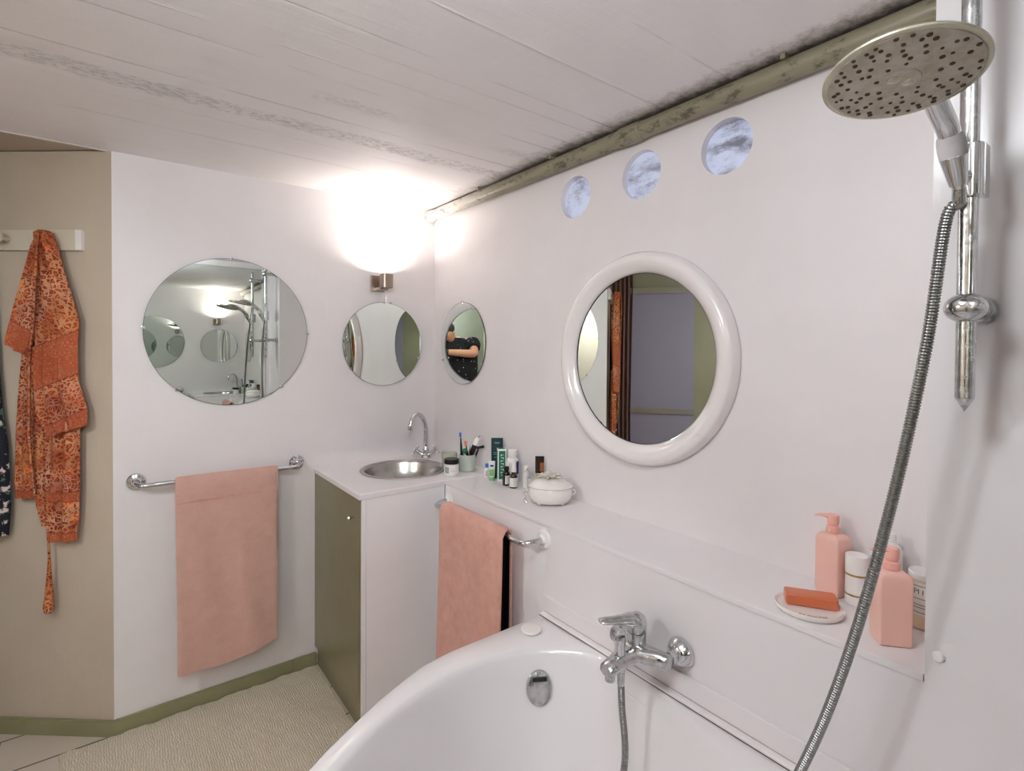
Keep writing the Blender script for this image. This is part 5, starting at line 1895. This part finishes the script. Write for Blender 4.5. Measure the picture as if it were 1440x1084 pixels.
tb = text_bm('PLE', 0.015, basis(PJ + ld2 * 0.0294 + V(0, 0, 0.078), V(-ld2.y, ld2.x, 0), (0, 0, 1)), 0.0001)
for v in tb.verts:                       # wrap the letters round the jar
    q = (v.co - PJ)
    sdist = q.dot(V(-ld2.y, ld2.x, 0)) - 0.010
    a = va + sdist / 0.0292
    v.co = PJ + V(math.cos(a), math.sin(a), 0) * 0.0292 + V(0, 0, q.z)
obj('lettering', tb, m_ink, lb_, recalc=False)
bm = bm_new()
for z_ in (0.090, 0.064, 0.052, 0.046, 0.036):
    arc_label(bm, PJ, 0.0291, z_, z_ + 0.0009, va - 0.75, va + 0.3)
obj('print', bm, m_ink, lb_)

# soap dish and soap
SD = V(-0.186, -2.002, LZ)
sx_, sy_ = yawdir(math.radians(-57))
t = thing('soap_dish', 'shallow oval white soap dish with black lettering on the ledge', 'soap dish', SD)
bm = bm_new()
rg = []
for r_, h_ in ((0.84, 0.0006), (0.93, 0.0012), (0.985, 0.006), (1.0, 0.0130), (0.985, 0.0142), (0.955, 0.0132), (0.92, 0.0094), (0.86, 0.0080), (0.4, 0.0076), (0.02, 0.0076)):
    rg.append([SD + sx_ * (math.cos(2 * PI * q / 64) * 0.068 * r_) + sy_ * (math.sin(2 * PI * q / 64) * 0.062 * r_) + V(0, 0, h_) for q in range(64)])
add_loft(bm, rg)
obj('dish', bm, m_ceram, t, deg=50)
bm = bm_new()
tb = text_bm('AV GROOM', 0.0095, Matrix.Identity(4), 0.0001)
for v in tb.verts:
    ang = -PI / 2 + v.co.x / 0.045
    rr_ = 0.74 + v.co.y / 0.062
    v.co = SD + sx_ * (math.cos(ang) * 0.068 * rr_) + sy_ * (math.sin(ang) * 0.062 * rr_) + V(0, 0, 0.0082 + v.co.z)
obj('lettering', tb, m_ink, t, recalc=False)
bm.free()
SB = SD + sy_ * 0.014 + V(0, 0, 0.0078)
so = V(0, 0, 0)
bm = bm_new()
mt = Matrix((sx_, sy_, V(0, 0, 1))).transposed().to_4x4()
mt.translation = SB
add_box(bm, -0.046, 0.056, -0.020, 0.020, 0.0003, 0.0265, 0.0055, 4, mt)
tag(obj('soap_bar', bm, m_soap), 'glossy orange soap bar lying in the oval dish', 'soap')

# ------------------------------------------------------------------ photographer, seen in the corner mirror
PCEN = CAM - rt * 0.235 - Vector((fw.x, fw.y, 0)) * 0.36
F2 = Vector((fw.x, fw.y, 0)).normalized()
def pp_(r_, f_, z_):
    """body frame: r_ to the camera's right, f_ forward, metres from the body axis; z up from the floor"""
    return V(PCEN.x, PCEN.y, 0) + rt * r_ + F2 * f_ + V(0, 0, z_)

def skin_fig(name, verts, edges, radii, mat, parent, root=0, sub=2, label=None):
    me = bpy.data.meshes.new(name)
    off = OFF.get(parent.name, V(0, 0, 0))
    me.from_pydata([v - off for v in verts], edges, [])
    o = bpy.data.objects.new(name, me)
    COL.objects.link(o)
    o.modifiers.new('skin', 'SKIN')
    sm_ = o.modifiers.new('sub', 'SUBSURF')
    sm_.levels = sub
    sm_.render_levels = sub
    sv = me.skin_vertices[0].data
    for i, r_ in enumerate(radii):
        sv[i].radius = r_ if hasattr(r_, '__len__') else (r_, r_)
        sv[i].use_root = (i == root)
    bpy.context.view_layer.update()
    dg_ = bpy.context.evaluated_depsgraph_get()
    me_ = bpy.data.meshes.new_from_object(o.evaluated_get(dg_))
    bpy.data.objects.remove(o)
    me_.materials.clear()
    me_.materials.append(mat)
    for p in me_.polygons:
        p.use_smooth = True
    me_.name = name
    o2 = bpy.data.objects.new(name, me_)
    COL.objects.link(o2)
    o2.parent = parent
    if label:
        o2['label'] = label
    return o2

per = thing('person', 'person in a black dotted dress holding up a phone, seen in the corner mirror', 'person', (PCEN.x, PCEN.y, 0))
ph = CAM - F2 * 0.028 + V(0, 0, -0.02)
Lsh, Rsh = pp_(-0.155, 0.05, 1.555), pp_(0.185, 0.05, 1.53)
Lel, Rel = pp_(-0.205, 0.17, 1.445), pp_(0.33, 0.16, 1.40)
Lwr = ph - rt * 0.115 - F2 * 0.05 + V(0, 0, -0.012)
Rwr = ph + rt * 0.085 - F2 * 0.06 + V(0, 0, -0.050)
verts = [pp_(0, -0.06, 0.98), pp_(0, 0.0, 1.2), pp_(0, 0.01, 1.40), pp_(0.01, 0.03, 1.54), pp_(0.05, 0.07, 1.60), pp_(0.09, 0.11, 1.63), pp_(0.115, 0.14, 1.68), pp_(0.12, 0.14, 1.74),
         Lsh, Lel, Lwr, Rsh, Rel, Rwr,
         pp_(-0.09, -0.09, 0.92), pp_(-0.10, -0.16, 0.50), pp_(-0.10, -0.22, 0.09), pp_(-0.11, -0.10, 0.035),
         pp_(0.09, -0.09, 0.92), pp_(0.08, -0.16, 0.50), pp_(0.07, -0.22, 0.09), pp_(0.07, -0.10, 0.035)]
edges = [(0, 1), (1, 2), (2, 3), (3, 4), (4, 5), (5, 6), (6, 7), (3, 8), (8, 9), (9, 10), (3, 11), (11, 12), (12, 13), (0, 14), (14, 15), (15, 16), (16, 17), (0, 18), (18, 19), (19, 20), (20, 21)]
rad = [0.13, 0.115, 0.135, 0.10, 0.055, 0.06, 0.085, 0.07, 0.066, 0.054, 0.032, 0.066, 0.054, 0.032, 0.09, 0.058, 0.038, 0.03, 0.09, 0.058, 0.038, 0.03]
skin_fig('body', verts, edges, rad, m_skin, per)
# head detail
hcn = pp_(0.12, 0.145, 1.69)
bm = bm_new()
add_ball(bm, hcn + F2 * 0.085 + V(0, 0, -0.005), 0.014, scale=(0.8, 1, 1.5), seg=12)
obj('nose', bm, m_skin, per)
bm = bm_new()
add_ball(bm, hcn + F2 * 0.078 + V(0, 0, -0.045), 0.018, scale=(1, 0.5, 0.3), seg=12)
obj('mouth', bm, pmat('lips', rgb(160, 84, 78), 0.5), per)
for s_ in (-1, 1):
    bm = bm_new()
    add_ball(bm, hcn + F2 * 0.076 + rt * 0.030 * s_ + V(0, 0, 0.018), 0.010, seg=12)
    obj('eye', bm, m_black, per)
    bm = bm_new()
    add_ball(bm, hcn + rt * 0.080 * s_ + V(0, 0, 0.0), 0.022, scale=(0.5, 0.7, 1.3), seg=12)
    obj('ear', bm, m_skin, per)
bm = bm_new()
add_ball(bm, hcn + V(0, 0, 0.04) - F2 * 0.022, 0.094, scale=(0.92, 1.0, 0.9), seg=28)
add_ball(bm, hcn - F2 * 0.05 + V(0, 0, -0.03), 0.078, scale=(1.0, 0.8, 1.2), seg=24)
obj('hair', bm, m_hair, per)
# dress: loft following the body, short sleeves
bm = bm_new()
rg = []
for z, w_, d_, f_ in ((0.42, 0.24, 0.17, -0.17), (0.70, 0.235, 0.175, -0.15), (0.95, 0.23, 0.18, -0.08), (1.08, 0.225, 0.175, -0.03), (1.20, 0.225, 0.175, 0.005), (1.36, 0.225, 0.17, 0.01), (1.50, 0.22, 0.14, 0.02), (1.57, 0.19, 0.11, 0.03), (1.61, 0.12, 0.085, 0.045), (1.63, 0.075, 0.07, 0.06)):
    rg.append([pp_(math.cos(2 * PI * q / 40) * w_ + 0.012 * (z > 1.5), f_ + math.sin(2 * PI * q / 40) * d_, z + 0.0 * q) for q in range(40)])
add_loft(bm, rg)
obj('dress', bm, m_dress, per, deg=60)
for sh, el in ((Lsh, Lel), (Rsh, Rel)):
    bm = bm_new()
    d_ = el - sh
    add_tube(bm, [sh - d_ * 0.3, sh - d_ * 0.1, sh + d_ * 0.2, sh + d_ * 0.50], [0.060, 0.098, 0.098, 0.078], 24)
    obj('sleeve', bm, m_dress, per)
# hands with fingers round the phone
for wr, s_ in ((Lwr, -1), (Rwr, 1)):
    edge = ph + rt * (0.078 * s_)
    vs = [wr + (wr - (Lel if s_ < 0 else Rel)).normalized() * 0.0, wr * 0.55 + (edge + V(0, 0, -0.02)) * 0.45]
    es, rs = [(0, 1)], [0.026, (0.032, 0.018)]
    for k_, (dz_, ln) in enumerate(((0.022, 0.9), (0.004, 1.0), (-0.014, 0.95), (-0.031, 0.75))):
        b0 = len(vs)
        kn = edge + rt * (0.014 * s_) + V(0, 0, dz_) - F2 * 0.012
        vs += [kn, edge + rt * (0.006 * s_) + V(0, 0, dz_ + 0.002) + F2 * 0.014, edge - rt * (0.022 * s_ * ln) + V(0, 0, dz_ + 0.004) + F2 * 0.016]
        es += [(1, b0), (b0, b0 + 1), (b0 + 1, b0 + 2)]
        rs += [0.0088, 0.0082, 0.0070]
    b0 = len(vs)
    vs += [edge - rt * 0.004 * s_ + V(0, 0, -0.034) - F2 * 0.024, edge - rt * 0.030 * s_ + V(0, 0, -0.020) - F2 * 0.020]
    es += [(1, b0), (b0, b0 + 1)]
    rs += [0.0105, 0.0085]
    skin_fig('hand', vs, es, rs, m_skin, per, 0)
bm = bm_new()
tw_ = (Lwr - Lel).normalized()
add_tube(bm, [Lwr - tw_ * 0.03, Lwr - tw_ * 0.015], 0.033, 20)
obj('wristband', bm, m_black, per, 'black wristband')
bm = bm_new()
mt = basis(ph, rt, (0, 0, 1))
add_box(bm, -0.074, 0.074, -0.052, 0.022, -0.004, 0.004, 0.003, 2, mt)
tag(obj('phone', bm, m_black), 'dark phone held up by the person in the black dress', 'phone')
